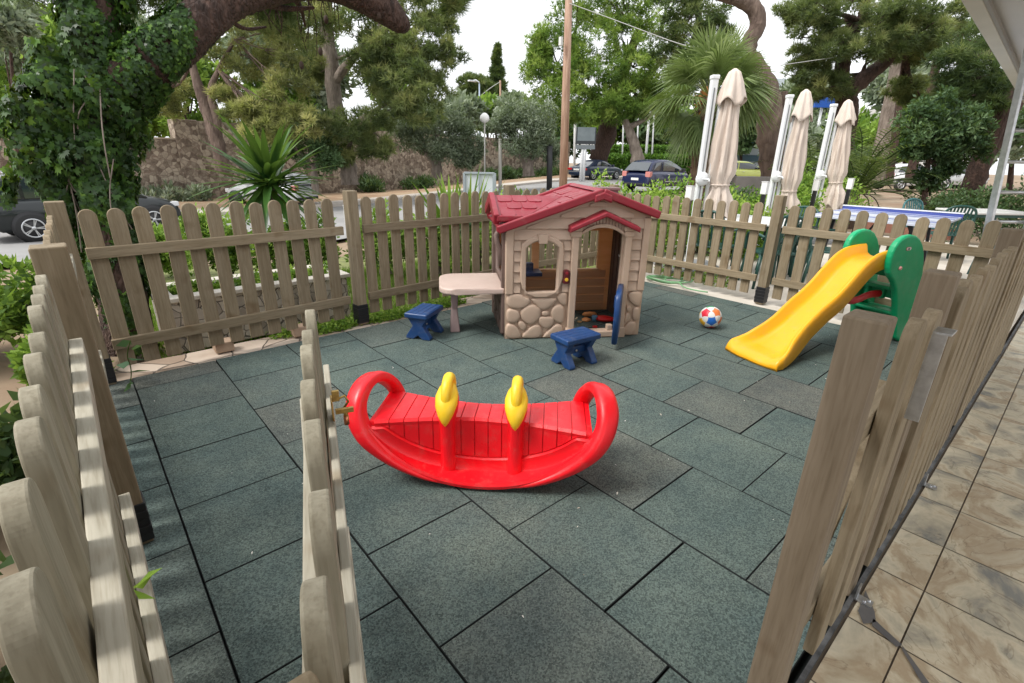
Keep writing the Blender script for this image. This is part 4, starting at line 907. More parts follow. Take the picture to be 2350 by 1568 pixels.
def tree(name,label,cat,trunks,blobs,tm,lm,kind='pine',group=None,base=None,twigs=True,**kw):
    """trunks: list of [(px,py,d,width_px)...]; blobs: [(px,py,d,rx_px,ry_px)]"""
    B=Vector(base) if base is not None else at(*trunks[0][0][:3]); root=thing(name,label,cat,(B.x,B.y,B.z),0,group)
    mb=MB(); tips=[]
    for tr in trunks:
        P=[at(x,y,d) for x,y,d,w in tr]; R=[w/2*scl(p) for p,(x,y,d,w) in zip(P,tr)]; limb(mb,[p-B for p in P],R); tips.append((P[-1],R[-1])); 
        if len(P)>2: tips.append((P[-2],R[-2]))
    bl=[]
    for (x,y,d,rx,ry) in blobs:
        c=at(x,y,d); s=scl(c); r=(rx*s,(rx*.9)*s,ry*s); 
        # orient: rx across the view; keep roughly round in plan
        bl.append((np.array(c-B),(max(r[0],.2),max(r[1],.2),r[2])))
        if twigs:
            j=min(range(len(tips)),key=lambda k:(tips[k][0]-c).length); tp,tr_=tips[j]
            mid=(tp+c)/2+Vector((random.uniform(-.2,.2),random.uniform(-.2,.2),random.uniform(-.25,.1)))*r[0]
            rr=max(.02,min(tr_*.7,.10)); limb(mb,[tp-B,mid-B,c-B],[rr,rr*.6,rr*.3],6)
            for q in range(3):
                v=Vector(unit(1)[0]); e=c+Vector((v.x*r[0],v.y*r[0],v.z*r[2]))*.8; limb(mb,[mid-B,(mid+e)/2-B+Vector((0,0,-.1*r[0])),e-B],[rr*.45,rr*.3,rr*.12],5)
    mb.build('trunk',tm,root)
    f={'pine':pine_crown,'leaf':leaf_crown}[kind]; f('crown',bl,lm,root,**kw)
    return root
# ---------------------------------------------------------------- ivy covered pine close to the fence
B=Vector((.16,1.42,-.05)); root=thing('ivy_covered_pine','large leaning pine trunk thickly covered in dark ivy right behind the fence','tree',B)
tp=[(300,805,3.66,100),(285,700,3.70,92),(262,560,3.74,88),(235,430,3.78,92),(205,300,3.8,104),(212,200,3.82,100),(216,90,3.85,90),(222,-80,3.9,84),(225,-240,3.95,70)]
lp=[(225,235,3.82,95),(290,185,3.85,96),(350,145,3.9,96),(405,105,4.0,94),(455,52,4.1,90),(520,-5,4.3,84),(640,-40,4.6,76),(740,-45,4.8,70),(820,-20,5.0,74),(880,15,5.1,70),(925,60,5.15,44),(932,72,5.15,18)]
mb=MB()
for path in (tp,lp):
    P=[at(x,y,d)-B for x,y,d,w in path]; R=[w/2*scl(at(x,y,d)) for x,y,d,w in path]; limb(mb,P,R,40,jit=.045,sub=4)
for br in ([(930,-30,5.1,30),(1000,-60,5.3,20)],[(560,-20,4.3,26),(600,10,4.5,14),(660,22,4.7,12),(720,18,4.9,7)],[(430,60,4.0,20),(520,40,4.3,12),(560,70,4.5,8),(610,62,4.7,5)],[(640,-35,4.6,22),(690,10,5.0,10),(700,60,5.2,5)]):
    P=[at(x,y,d)-B for x,y,d,w in br]; R=[w/2*scl(at(x,y,d)) for x,y,d,w in br]; limb(mb,P,R,8)
mb.build('trunk',BARKR,root)
# ivy: five pointed leaves in a thick irregular coat
def ivy(name,segs,m,parent,n,l0=.045,l1=.085):
    P=[];D=[];S=[]
    L_=[(b[0]-a[0]).length for a,b in segs]; tot=sum(L_)
    for (a,b),l in zip(segs,L_):
        k=int(n*l/tot); t=rng.random(k); c=np.outer(1-t,np.array(a[0]))+np.outer(t,np.array(b[0])); r=(1-t)*a[1]+t*b[1]; ax=np.array((b[0]-a[0]).normalized())
        u=unit(k); u-=np.outer(u@ax,ax); u/=np.linalg.norm(u,axis=1,keepdims=True)
        lump=1+.22*np.sin(c[:,2]*7+u[:,0]*3)+.15*np.sin(c[:,2]*17+u[:,1]*5); dep=rng.random(k)**1.6
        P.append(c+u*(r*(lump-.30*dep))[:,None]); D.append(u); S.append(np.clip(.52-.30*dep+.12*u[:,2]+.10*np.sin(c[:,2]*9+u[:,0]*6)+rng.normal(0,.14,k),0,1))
    P=np.concatenate(P);D=np.concatenate(D);S=np.concatenate(S); k=len(P)
    # leaf frame: hangs down, faces outward
    out=D+unit(k)*.55; out/=np.linalg.norm(out,axis=1,keepdims=True); dn=np.array([0,0,-1.])+unit(k)*.5; dn-=out*np.sum(dn*out,1,keepdims=True); dn/=np.linalg.norm(dn,axis=1,keepdims=True); sd=np.cross(out,dn)
    sz=(l0+(l1-l0)*rng.random(k)**2)
    sh=np.array([(0,.25),(-.32,.42),(-.55,.12),(-.30,-.02),(-.34,-.45),(-.10,-.28),(0,-.78),(.10,-.28),(.34,-.45),(.30,-.02),(.55,.12),(.32,.42)])
    V=P[:,None,:]+sd[:,None,:]*(sh[None,:,0,None]*sz[:,None,None])-dn[:,None,:]*(sh[None,:,1,None]*sz[:,None,None])-out[:,None,:]*((sh[None,:,0,None]**2)*.5*sz[:,None,None])
    V=V.reshape(-1,3); F=np.arange(12*k).reshape(-1,12); return fastmesh(name,V,F,m,parent,np.repeat(S,12),nv=12)
def segs_of(path,ex): 
    P=[at(x,y,d)-B for x,y,d,w in path]; R=[w/2*scl(at(x,y,d)) for x,y,d,w in path]; R=[r*e for r,e in zip(R,ex)]
    return [((P[i],R[i]),(P[i+1],R[i+1])) for i in range(len(P)-1)]
sg=segs_of(tp,[.95,1.05,1.25,1.6,1.75,1.6,1.42,1.38,1.3])
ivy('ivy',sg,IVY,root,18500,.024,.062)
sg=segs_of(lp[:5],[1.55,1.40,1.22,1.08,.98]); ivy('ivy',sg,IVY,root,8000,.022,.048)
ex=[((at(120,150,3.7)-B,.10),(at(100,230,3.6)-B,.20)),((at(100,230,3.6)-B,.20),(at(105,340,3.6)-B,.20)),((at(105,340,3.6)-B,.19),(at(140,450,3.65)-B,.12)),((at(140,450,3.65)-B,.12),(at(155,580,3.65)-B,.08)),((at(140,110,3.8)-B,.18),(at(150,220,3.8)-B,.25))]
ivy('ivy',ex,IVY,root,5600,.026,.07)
ex=[((at(300,250,3.75)-B,.10),(at(325,300,3.75)-B,.04)),((at(285,380,3.75)-B,.06),(at(300,460,3.75)-B,.02)),((at(175,455,3.7)-B,.05),(at(165,520,3.7)-B,.03)),((at(30,380,3.6)-B,.05),(at(20,470,3.6)-B,.03))]
ivy('ivy',ex,IVY,root,300,.04,.075)
mb=MB()
for k in range(20):
    a=at(150+random.uniform(-70,120),random.uniform(150,420),3.62); b=a+Vector((random.uniform(-.12,.16),random.uniform(-.08,.05),-random.uniform(.15,.6)))
    mb.tube(smoothpath([a-B,(a+b)/2-B+Vector((random.uniform(-.05,.05),-.03,0)),b-B],2),.004,5,cap=False)
mb.build('ivy_stems',BARKG,root)
bl=[]
for x,y,d,rx,ry in ((70,-40,5,80,40),(330,-30,5,60,50),(420,-60,4.9,70,60),(520,-70,5.5,80,60),(650,-60,5.6,80,50),(980,-45,5.6,50,40),(1040,5,6,22,24),(800,-90,5.5,80,50),(640,25,5.6,45,30),(560,-20,5.2,40,26)):
    c=at(x,y,d); s=scl(c); bl.append((np.array(c-B),(rx*s,rx*s,ry*s)))
pine_crown('crown',bl,PINED,root,per=20,tufts=22,needles=9,nl=.12,nw=.006,cr=.42)
CONE=mat('cone_brown',(.05,.03,.02),.8)
for x,y,d in ((735,118,5.2),(692,150,5.2),(434,17,4.6),(748,45,5.2),(870,35,5.0),(690,20,5.2)):
    c=at(x,y,d)-B; mb=MB(); mb.lathe([(.006,-.035),(.018,-.024),(.022,0),(.017,.022),(.004,.036)],c,10); mb.build('pine_cone',CONE,root)
# twiggy needle sprays hanging below the limb
bl=[]
for x,y,d,rx,ry in ((700,90,5.4,34,40),(620,60,5.2,30,24),(860,-10,5.3,50,22),(1040,10,5.6,14,12),(760,70,5.5,26,20)):
    c=at(x,y,d); q=scl(c); bl.append((np.array(c-B),(rx*q,rx*q,ry*q)))
pine_crown('needle_sprays',bl,PINE,root,per=9,tufts=9,needles=10,nl=.11,nw=.005,cr=.5)
for (x,y,d,rx,ry) in ((700,90,5.4,34,40),(620,60,5.2,30,24),(760,70,5.5,26,20),(860,20,5.2,30,20)):
    mb=MB()
    for k in range(7):
        p0=at(x+random.uniform(-20,20),-5,d-.1)-B; p1=at(x+random.uniform(-rx,rx),y+random.uniform(-ry,ry),d)-B; mb.tube(smoothpath([p0,(p0+p1)/2+Vector((random.uniform(-.08,.08),0,random.uniform(-.05,.1))),p1],2),.0045,5,cap=False)
    mb.build('twigs',BARKR,root)
# ---------------------------------------------------------------- trees across the road, left to right
def base_px(x,y): g=ground(x,y); return (g.x-CC[0])*FH[0]+(g.y-CC[1])*FH[1]
D2=24.; 
tree('pine_tree','forked leaning pine with yellowish crown in front of the stone wall step','tree',
 [[(512,395,22,30),(505,350,22,30),(492,300,22,31),(470,240,22,26),(452,190,22,20),(440,140,22,14),(430,60,22,8)],[(498,310,22,22),(497,260,22,20),(480,215,22,16),(500,160,22,10),(540,90,22,6)]],
 [(600,70,21,80,38),(690,110,21,60,42),(560,140,22,70,34),(665,200,21,55,46),(610,255,21,55,30),(700,290,21,55,30),(430,90,23,55,40),(380,210,23,55,30),(350,250,23,50,22),(480,40,22,60,36),(560,10,22,80,34),(430,-30,22,80,40),(700,20,21,60,50),(640,-40,21,80,40),(530,220,22,36,22),(600,300,20.5,44,26),(565,262,21,40,24),(650,315,20.5,36,22)],
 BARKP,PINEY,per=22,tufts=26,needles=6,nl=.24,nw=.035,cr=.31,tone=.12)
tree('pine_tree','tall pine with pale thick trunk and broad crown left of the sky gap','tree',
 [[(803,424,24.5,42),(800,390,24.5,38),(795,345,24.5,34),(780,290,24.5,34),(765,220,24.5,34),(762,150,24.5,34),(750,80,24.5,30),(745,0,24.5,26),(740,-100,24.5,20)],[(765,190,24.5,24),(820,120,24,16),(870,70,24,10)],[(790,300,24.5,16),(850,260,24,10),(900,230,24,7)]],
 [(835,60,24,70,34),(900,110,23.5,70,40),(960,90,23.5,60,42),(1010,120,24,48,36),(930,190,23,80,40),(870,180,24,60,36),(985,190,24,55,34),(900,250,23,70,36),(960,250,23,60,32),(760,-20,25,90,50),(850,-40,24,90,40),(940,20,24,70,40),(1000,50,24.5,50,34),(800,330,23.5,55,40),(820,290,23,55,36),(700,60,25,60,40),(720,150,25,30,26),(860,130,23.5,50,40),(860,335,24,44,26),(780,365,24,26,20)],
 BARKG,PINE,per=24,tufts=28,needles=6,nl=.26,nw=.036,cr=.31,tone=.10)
tree('shrubby_tree','small dark tree with slim stem and rounded crown against the stone wall','tree',
 [[(725,446,22.5,17),(722,415,22.5,15),(720,380,22.5,12)]],[(700,345,22.5,60,40),(745,360,22.5,42,34),(660,320,23,46,34),(720,300,23,60,40)],BARKG,DARKL,'leaf',per=26,leaves=60,ll=.16,lw=.08,tone=.2)
tree('olive_tree','left olive tree of the two, wide grey green crown over short pale trunk','tree',
 [[(1002,408,27,28),(1003,390,27,24),(1000,370,27,24),(985,355,27,16),(960,340,27,10)],[(1000,375,27,18),(1020,350,27,13),(1035,325,27,9)],[(1001,375,27,14),(1004,345,27,10),(1000,310,27,7)]],
 [(960,320,27,40,28),(1010,310,27,50,36),(1060,320,27,44,34),(1000,280,27,50,24),(1050,280,27,48,28),(1090,345,27,26,24),(1070,365,27,30,18),(940,300,27,32,20),(1020,345,26.5,36,18)],BARKG,OLIVE,'leaf',per=26,leaves=66,ll=.20,lw=.055,droop=.1,cr=.4)
tree('olive_tree','right olive tree of the two, gnarled forked dark trunk near the wooden pole','tree',
 [[(1213,405,27.5,30),(1212,385,27.5,26),(1210,368,27.5,26),(1190,350,27.5,16),(1160,338,27.5,11),(1140,325,27.5,8)],[(1214,375,27.5,18),(1235,352,27.5,13),(1260,330,27.5,9)],[(1208,372,27.5,15),(1205,340,27.5,10)]],
 [(1150,310,27.5,34,30),(1200,300,27.5,46,36),(1245,310,27.5,38,34),(1180,265,27.5,40,26),(1225,268,27.5,42,28),(1265,345,27.5,20,26),(1200,340,27,40,18),(1140,280,27.5,26,20)],BARKG,OLIVE,'leaf',per=26,leaves=66,ll=.20,lw=.055,droop=.1,cr=.4)
# bright pine group in the middle right
tree('pine_tree','big bright green pine with thick dark leaning trunk behind the parked cars','tree',
 [[(1372,370,40,44),(1385,330,40,42),(1398,290,40,42),(1400,250,40,36),(1415,200,40,30),(1440,140,40,24),(1470,60,40,18)],[(1400,255,40,24),(1350,210,40,16),(1300,170,40,10)],[(1405,230,40,20),(1470,190,40,14),(1530,130,40,9)]],
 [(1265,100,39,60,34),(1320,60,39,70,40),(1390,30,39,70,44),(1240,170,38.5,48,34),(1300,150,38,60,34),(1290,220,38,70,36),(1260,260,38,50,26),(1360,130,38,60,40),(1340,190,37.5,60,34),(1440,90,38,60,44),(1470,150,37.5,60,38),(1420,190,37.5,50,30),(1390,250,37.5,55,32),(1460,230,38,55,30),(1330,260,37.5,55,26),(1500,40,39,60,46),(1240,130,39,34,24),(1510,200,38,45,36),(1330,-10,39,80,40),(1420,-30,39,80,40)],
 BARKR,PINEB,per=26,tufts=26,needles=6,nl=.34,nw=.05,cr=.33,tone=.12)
tree('pine_tree','shorter pine with pale twisted trunk beside the flag poles','tree',
 [[(1463,372,37,32),(1462,350,37,26),(1452,320,37,22),(1440,292,37,18),(1432,270,37,14)],[(1441,293,37,14),(1470,280,37,10),(1500,260,37,7)]],
 [(1430,255,37,36,22),(1490,250,37,44,20),(1530,260,37,40,26),(1540,210,38,50,40)],BARKG,PINEB,per=20,tufts=24,needles=6,nl=.32,nw=.05,cr=.33)
tree('pine_tree','olive green pine crown hanging at the top centre right behind the thin cable','tree',
 [[(1640,360,34,30),(1640,250,34,26),(1620,140,34,20),(1600,20,34,14)]],
 [(1560,30,33,60,44),(1620,20,33,60,40),(1590,80,32,50,28),(1530,90,33,46,36),(1560,150,33,40,34),(1640,70,33,30,30),(1550,-30,33,70,40)],BARKP,PINED,per=22,tufts=24,needles=6,nl=.30,nw=.045,cr=.33,tone=.15)
# arching bare limb and broken trunk
tree('broken_pine','thick rough broken trunk with an arching bare limb behind the folded parasols','tree',
 [[(1782,440,15,70),(1780,400,15,64),(1772,340,15,60),(1768,280,15,62),(1760,220,15,58),(1750,180,15,46),(1735,150,15,40),(1715,125,15,36),(1722,90,15,36),(1742,55,15,36),(1730,15,15,36),(1690,-8,15,32),(1620,-25,15,28)],[(1780,290,15,30),(1795,250,15,26),(1800,210,15,14)],[(1745,50,15,8),(1755,30,15,4)]],
 [(1600,-30,15,40,24)],BARKP,PINED,per=12,tufts=20,needles=8,nl=.18,nw=.018,twigs=False)
tree('pine_tree','forked pine with dark crown right of the third folded parasol','tree',
 [[(1925,420,17,42),(1935,330,17,44),(1945,250,17,46),(1940,215,17,48),(1970,190,17,38),(2010,160,17,30),(2050,125,17,26),(2080,80,17,24),(2100,40,17,18)],[(1940,220,17,44),(1930,180,17,34),(1935,140,17,30),(1945,100,17,27),(1975,50,17,20),(1990,0,17,16)],[(1960,205,17,16),(1980,170,17,12),(1985,150,17,7)]],
 [(1830,30,17,40,24),(1880,20,16,50,32),(1870,75,16.5,50,26),(1920,110,16,46,28),(1840,130,17,40,24),(1870,170,17,50,26),(1905,200,16.5,46,24),(1850,220,17,34,16),(1960,-10,17,80,40),(2030,40,16,60,36),(2080,20,16,60,40),(2040,100,16,44,30),(2000,110,16,40,26),(2120,80,16,60,34),(2100,120,17,50,22),(2170,110,16.5,60,36),(2180,50,16.5,60,40),(2080,200,17.5,44,18),(2100,230,17.5,36,14)],
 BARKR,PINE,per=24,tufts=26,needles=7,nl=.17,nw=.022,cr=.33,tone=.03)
tree('dark_pine','very dark pine crown at the upper right beside the white canopy','tree',
 [[(2225,455,13,44),(2240,400,13,42),(2270,330,13,36),(2300,250,13,32),(2320,180,13,28),(2335,100,13,22)],[(2235,410,13,30),(2290,320,13,26),(2330,250,13,22),(2360,190,13,18)]],
 [(2190,150,13,50,40),(2240,180,13,60,40),(2280,150,13.5,60,50),(2260,90,13.5,70,50),(2210,220,13,50,20),(2330,90,14,60,60),(2250,240,13,40,16)],BARKR,PINED,per=24,tufts=28,needles=7,nl=.15,nw=.018,cr=.42,tone=-.12)
for i,(x0,x1,w,d,l,m_) in enumerate(((2010,2062,38,24,'straight smooth grey trunk, thickest of the far trunks at right',BARKG),(2040,2075,16,22,'thin dark leaning trunk between the grey trunk and the glossy tree',BARKR),(2085,2150,20,26,'upper dark straight trunk under the pine crown at right',BARKR))):
    r=tree('bare_trunk',l,'tree',[[(x0,420,d,w),(x0+(x1-x0)*.5,290,d,w*.92),(x1,150,d,w*.85),(x1+15,60,d,w*.7)]],[(x1,70,d,50,30)],m_,PINED,per=14,tufts=20,needles=6,nl=.2,nw=.03,twigs=False)
tree('glossy_tree','round dark glossy leaved tree between the ping pong table and the street','tree',
 [[(2120,470,12,12),(2125,420,12,11),(2130,370,12,10),(2140,320,12,7)]],
 [(2110,270,12,46,30),(2160,250,12,46,34),(2140,300,12,60,36),(2190,300,12,46,36),(2220,330,12,40,30),(2150,345,12,50,26),(2200,360,12,46,22),(2110,340,12,30,20),(2130,410,12,30,22),(2240,280,12,30,30),(2170,390,12,26,16)],BARKR,DARKL,'leaf',per=22,leaves=60,ll=.11,lw=.045,cr=.4,droop=.2)
tree('cypress','narrow tall dark conifer far away in the sky gap','tree',[[(1140,260,75,6),(1140,180,75,5),(1141,110,75,2)]],
 [(1141,118,75,5,12),(1141,140,75,7,14),(1141,165,75,13,12),(1141,185,75,18,14),(1141,210,75,22,16),(1142,235,75,24,16)],BARKR,PINED,per=26,tufts=22,needles=6,nl=.5,nw=.09,cr=.5,twigs=False)
tree('distant_pine','distant flat topped pine left of the tall conifer in the sky gap','tree',[[(1095,300,70,8),(1095,240,70,7),(1092,200,70,4)]],
 [(1080,185,70,22,12),(1100,195,70,26,14),(1080,210,70,22,12),(1112,215,70,22,16),(1090,235,70,30,12)],BARKR,PINED,per=20,tufts=22,needles=6,nl=.5,nw=.09,cr=.45,tone=.15)
# soft mass of far trees behind the wall and road
fk=[(20,40,20,80,60,'OLIVE'),(120,90,26,60,60,'SHRUB'),(330,110,34,80,60,'OLIVE'),(430,170,36,80,50,'SHRUB'),(610,120,40,100,70,'OLIVE'),(900,160,44,70,90,'SHRUB'),(-260,230,30,150,110,'DARKL'),(-60,200,30,110,120,'SHRUB'),(30,330,26,90,70,'DARKL'),(60,120,32,90,60,'OLIVE'),(330,260,40,110,46,'SHRUB'),(470,300,38,90,40,'SHRUB'),(640,240,40,90,70,'SHRUB'),(740,180,42,60,90,'OLIVE'),(860,320,40,80,50,'PINED'),
 (960,270,40,70,50,'OLIVE'),(1060,255,46,46,30,'OLIVE'),(1120,262,50,46,28,'SHRUB'),(1180,250,48,44,26,'OLIVE'),(1290,300,55,60,50,'DARKL'),(1370,290,60,70,46,'SHRUB'),(1480,280,60,80,60,'DARKL'),(1580,300,60,70,50,'SHRUB'),(1700,290,60,80,50,'DARKL'),
 (1830,310,50,80,50,'OLIVE'),(1950,320,50,80,50,'SHRUB'),(2080,300,45,80,60,'SHRUB'),(2200,250,40,90,80,'DARKL'),(2330,280,36,90,80,'OLIVE'),(2480,240,30,120,120,'DARKL'),(2060,180,50,70,70,'OLIVE'),(1860,220,55,60,50,'OLIVE')]
nm={'DARKL':('dark green','DARKL'),'SHRUB':('fresh green','SHRUB'),'OLIVE':('dusty green','OLIVE'),'PINED':('deep green','PINED')}
where=['high at the upper left corner beside the ivy','high just left of the ivy covered trunk','above the limb fork','just under the big dark limb','high behind the yellowish pine','behind the crown of the tall pine','outside the left edge','at the far left edge','low behind the black suv at the left edge','at the top left corner behind the ivy','above the lower wall beside the ivy','behind the wall step','behind the yellowish pine','behind the tall pine trunk','low behind the small wall tree',
 'behind the left olive tree','just left of the street lamp','just right of the street lamp','left of the wooden pole','low behind the wooden pole','behind the notice board','behind the flag poles','left of the fan palm','behind the fan palm',
 'behind the second folded parasol','behind the third folded parasol','behind the glossy tree','at the right behind the dark pine','behind the metal ladder','outside the right edge','high between the far trunks','above the white building']
for (x,y,d,rx,ry,k),wh in zip(fk,where):
    bl=[(x+rx*dx,y+ry*dy,d+dd,rx*q,ry*q) for dx,dy,dd,q in ((-.4,.1,0,.55),(.4,.05,1,.55),(0,-.35,0,.6),(0,.45,-1,.6),(-.1,0,-1.5,.5))]
    g=at(x,400,d); gz=terr(g.x,g.y); 
    t_=thing('background_tree',f'{nm[k][0]} background tree {wh}','tree',(g.x,g.y,gz),0,'background trees'); Bq=Vector((g.x,g.y,gz))
    mb=MB(); c=at(x,y,d); s=scl(c); limb(mb,[Vector((0,0,-.2)),(c-Bq)*.5,(c-Bq)],[rx*.07*s,rx*.05*s,rx*.03*s],7)
    for q in range(4):
        v=Vector(unit(1)[0]); limb(mb,[(c-Bq)*.55,(c-Bq)+Vector((v.x,v.y,v.z*.6))*rx*s*.6],[rx*.03*s,rx*.01*s],5)
    mb.build('trunk',BARKR,t_)
    bb=[(np.array(at(a,b,dd)-Bq),(rr*scl(at(a,b,dd)),rr*scl(at(a,b,dd)),r2*scl(at(a,b,dd)))) for a,b,dd,rr,r2 in bl]
    leaf_crown('crown',bb,{'DARKL':DARKL,'SHRUB':SHRUB,'OLIVE':OLIVE,'PINED':PINED}[k],t_,per=24,leaves=34,ll=.0125*d*1.1,lw=.006*d*1.1,cr=.42,tone=.15)
# ---------------------------------------------------------------- stone wall across the road
WALLM=crazy('rubble_stone',(.135,.10,.075),(.40,.335,.26),5.6,line=(.20,.145,.11),lw=.07,rn=1.)
def wallrun(name,label,t0,t1,off,h,th=.5,cap=True):
    a=K1+kd*t0+kn*off; b=K1+kd*t1+kn*off; L_=(b-a).length; z=min(terr(a.x,a.y),terr(b.x,b.y))-.3
    r=thing(name,label,'wall',(a.x,a.y,z),math.atan2(kd.y,kd.x)); m=MB(); n=int(L_/1.)
    P=[]
    for i in range(n+1):
        x=L_*i/n; P.append([(x,-th/2+random.uniform(-.04,.04),0),(x,-th/2+random.uniform(-.04,.04),(h+.3)*.5),(x,-th/2,h+.3+random.uniform(-.02,.02)),(x,th/2,h+.3),(x,th/2,0)])
    m.grid(P,closed=True,smooth=False); m.add(P[0],[(0,1,2,3,4)]); m.add(P[-1],[(4,3,2,1,0)]); m.build('masonry',WALLM,r)
    if cap:
        m=MB(); m.box((L_/2,0,h+.3+.04),(L_+.1,th+.12,.07)); m.build('coping',mat('wall_coping',(.40,.33,.25),.9,var=(.5,.43,.34),vscale=2),r)
    return r
def t_of(px,off):
    # where along the wall line the sight line of a picture column falls
    D=ray(px,380); D=Vector((D[0],D[1],0)); o=Vector((CC[0],CC[1],0)); q=K1+kn*off; q.z=0
    # o+D*s = q+kd*t
    A=np.array([[D.x,-kd.x],[D.y,-kd.y]]); s,t=np.linalg.solve(A,np.array([(q-o).x,(q-o).y])); return float(t)
WO=7.2
t1=t_of(427,WO); t2=t_of(545,WO); t3=t_of(1300,WO)
def h_for(px,py,off):
    t=t_of(px,off); q=K1+kd*t+kn*off; D=ray(px,py); k=((q.x-CC[0])*FH[0]+(q.y-CC[1])*FH[1])/(D[:2]@FH); P=CC+D*k; return P[2]-terr(q.x,q.y)
wallrun('stone_wall','lower run of brown rubble wall with pale coping, left of the step',t_of(-200,WO),t1,WO,h_for(350,319,WO))
wallrun('stone_wall','taller long run of brown rubble wall across the road behind the olives',t1+.02,t3,WO,h_for(700,292,WO),.6,cap=False)
a=K1+kd*(t1)+kn*(WO-.0); zt=terr(a.x,a.y)+h_for(450,276,WO)
m=MB(); m.box((0,0,0),(1.0,.8,zt-terr(a.x,a.y)+.3)); o=m.build('stone_pier',WALLM,None,bevel=.03,loc=(a.x+kd.x*.2,a.y+kd.y*.2,(zt+terr(a.x,a.y)-.3)/2),rot=(0,0,math.atan2(kd.y,kd.x))); tag(o,'square rubble stone pier at the step in the wall','pier')
# ---------------------------------------------------------------- strap leaved bushes, hedges
def blades(name,label,cat,base,n,L0,W0,m,el=(20,85),curve=.35,group=None,stem=None,rad=.03,dead=0):
    root=thing(name,label,cat,base,0,group); V=[];F=[];R=[]
    for k in range(n):
        az=rng.random()*2*math.pi; e=R_(el[0]+(el[1]-el[0])*rng.random()); L_=L0*(.65+.5*rng.random()); W=W0*(.8+.4*rng.random()); h=Vector((math.cos(az),math.sin(az),0)); p=Vector((0,0,0))+h*rad*rng.random()+Vector((0,0,(stem or 0)+ (rng.random()-.5)*rad*6*(1 if stem else 0)))
        side=Vector((-math.sin(az),math.cos(az),0)); o=len(V); ns=7; sh=rng.random(); prev=p
        for i in range(ns+1):
            t=i/ns; ee=e-curve*t*t*1.6; 
            if i: prev=prev+(h*math.cos(ee)+Vector((0,0,1))*math.sin(ee))*(L_/ns)
            wd=W/2*min(1,.55+1.8*t)*max(0,1-t**2.6); up=Vector((0,0,1))*math.cos(ee)-h*math.sin(ee)
            V+=[tuple(prev-side*wd+up*wd*.35),tuple(prev),tuple(prev+side*wd+up*wd*.35)]; R+=[sh*.8+.2*t]*3
        for i in range(ns):
            a=o+3*i; F+=[(a,a+1,a+4,a+3),(a+1,a+2,a+5,a+4)]
    fastmesh('leaves',np.array(V),np.array(F),m,root,np.array(R),smooth=False,nv=4)
    return root
YUC=leafmat('yucca_leaves',[(.02,.06,.018),(.04,.11,.025),(.07,.17,.035),(.16,.28,.06)],.3,.4)
YUL=leafmat('light_yucca_leaves',[(.05,.11,.015),(.10,.22,.025),(.18,.33,.04),(.30,.42,.08)],.4,.4)
c=at(618,425,5.6); r=blades('yucca','large dark green spiky yucca on a short stem behind the left fence','plant',(c.x,c.y,0.),120,.76,.078,YUC,(-45,72),.20,stem=c.z,rad=.025)
m=MB(); m.tube([(0,0,-.1),(.03,.02,c.z*.5),(0,0,c.z+.02)],[.07,.06,.05],10,jit=.1); m.build('stem',BARKG,r)
c=at(1035,520,6.3); g0=(c.x,c.y,.35)
blades('sword_plant','bright green sword leaved plant in front of the white sign back','plant',(c.x,c.y,.45),34,.78,.078,YUL,(52,88),.15,rad=.10)
c=at(1075,520,6.4); blades('sword_plant','small tuft of thin sword leaves at the edge of the sign back','plant',(c.x,c.y,.45),12,.92,.045,YUL,(60,84),.05,rad=.08)
c=at(1065,500,6.2); blades('agave','broad bluish agave rosette between the pickets and the sign back','plant',(c.x,c.y,.55),22,.42,.10,leafmat('agave_leaves',[(.08,.16,.08),(.14,.26,.13),(.22,.36,.20)],.2,.5),(10,60),.6,rad=.03)
# round cycad style palms at right
def feather(name,label,base,n,L0,m,ht=.3,leaf=.22,el=(15,80),curve=1.1,cat='palm',lw=.022,group=None,stem_r=.12):
    root=thing(name,label,cat,base,0,group); V=[];F=[];R=[]
    mbs=MB()
    for k in range(n):
        az=2*math.pi*(k*.618)%(2*math.pi); e=R_(el[0]+(el[1]-el[0])*rng.random()); L_=L0*(.75+.4*rng.random()); h=Vector((math.cos(az),math.sin(az),0)); side=Vector((-math.sin(az),math.cos(az),0)); p=Vector((0,0,ht)); ns=22; pts=[p.copy()]
        for i in range(ns):
            t=(i+1)/ns; ee=e-curve*t*t; dvec=h*math.cos(ee)+Vector((0,0,1))*math.sin(ee); p=p+dvec*(L_/ns); pts.append(p.copy()); up=Vector((0,0,1))*math.cos(ee)-h*math.sin(ee)
            ll=leaf*math.sin(math.pi*min(1,.12+t*.86))**.7*(.85+.3*rng.random())
            for sgn in (-1,1):
                d2=(side*sgn*.85+dvec*.55+up*.30).normalized(); q=p+d2*ll-Vector((0,0,.25*ll)); o=len(V); V+=[tuple(p-dvec*lw/2),tuple(p+dvec*lw/2),tuple((p+q)/2+up*.01+dvec*lw*.5),tuple(q)]; F.append((o,o+1,o+2,o+3)); R+=[min(1,max(0,.45+.25*rng.standard_normal()))]*4
        mbs.tube(pts[::3]+[pts[-1]],[.012]*(len(pts[::3])+1),5,cap=False)
    fastmesh('fronds',np.array(V),np.array(F),m,root,np.array(R),nv=4); mbs.build('frond_ribs',m,root)
    mb=MB(); mb.tube([(0,0,-.3),(0,0,ht*.5),(0,0,ht+.05)],[stem_r*1.1,stem_r,stem_r*.7],12,jit=.15); mb.build('trunk',BARKP,root); return root
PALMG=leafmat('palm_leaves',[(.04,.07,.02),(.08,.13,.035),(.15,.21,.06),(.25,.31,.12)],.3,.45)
c=at(1975,400,13.); feather('cycad','feathery dark green palm bush behind the third folded parasol',(c.x,c.y,terr(c.x,c.y)),46,1.9,PALMG,ht=.75,leaf=.42,el=(0,80))
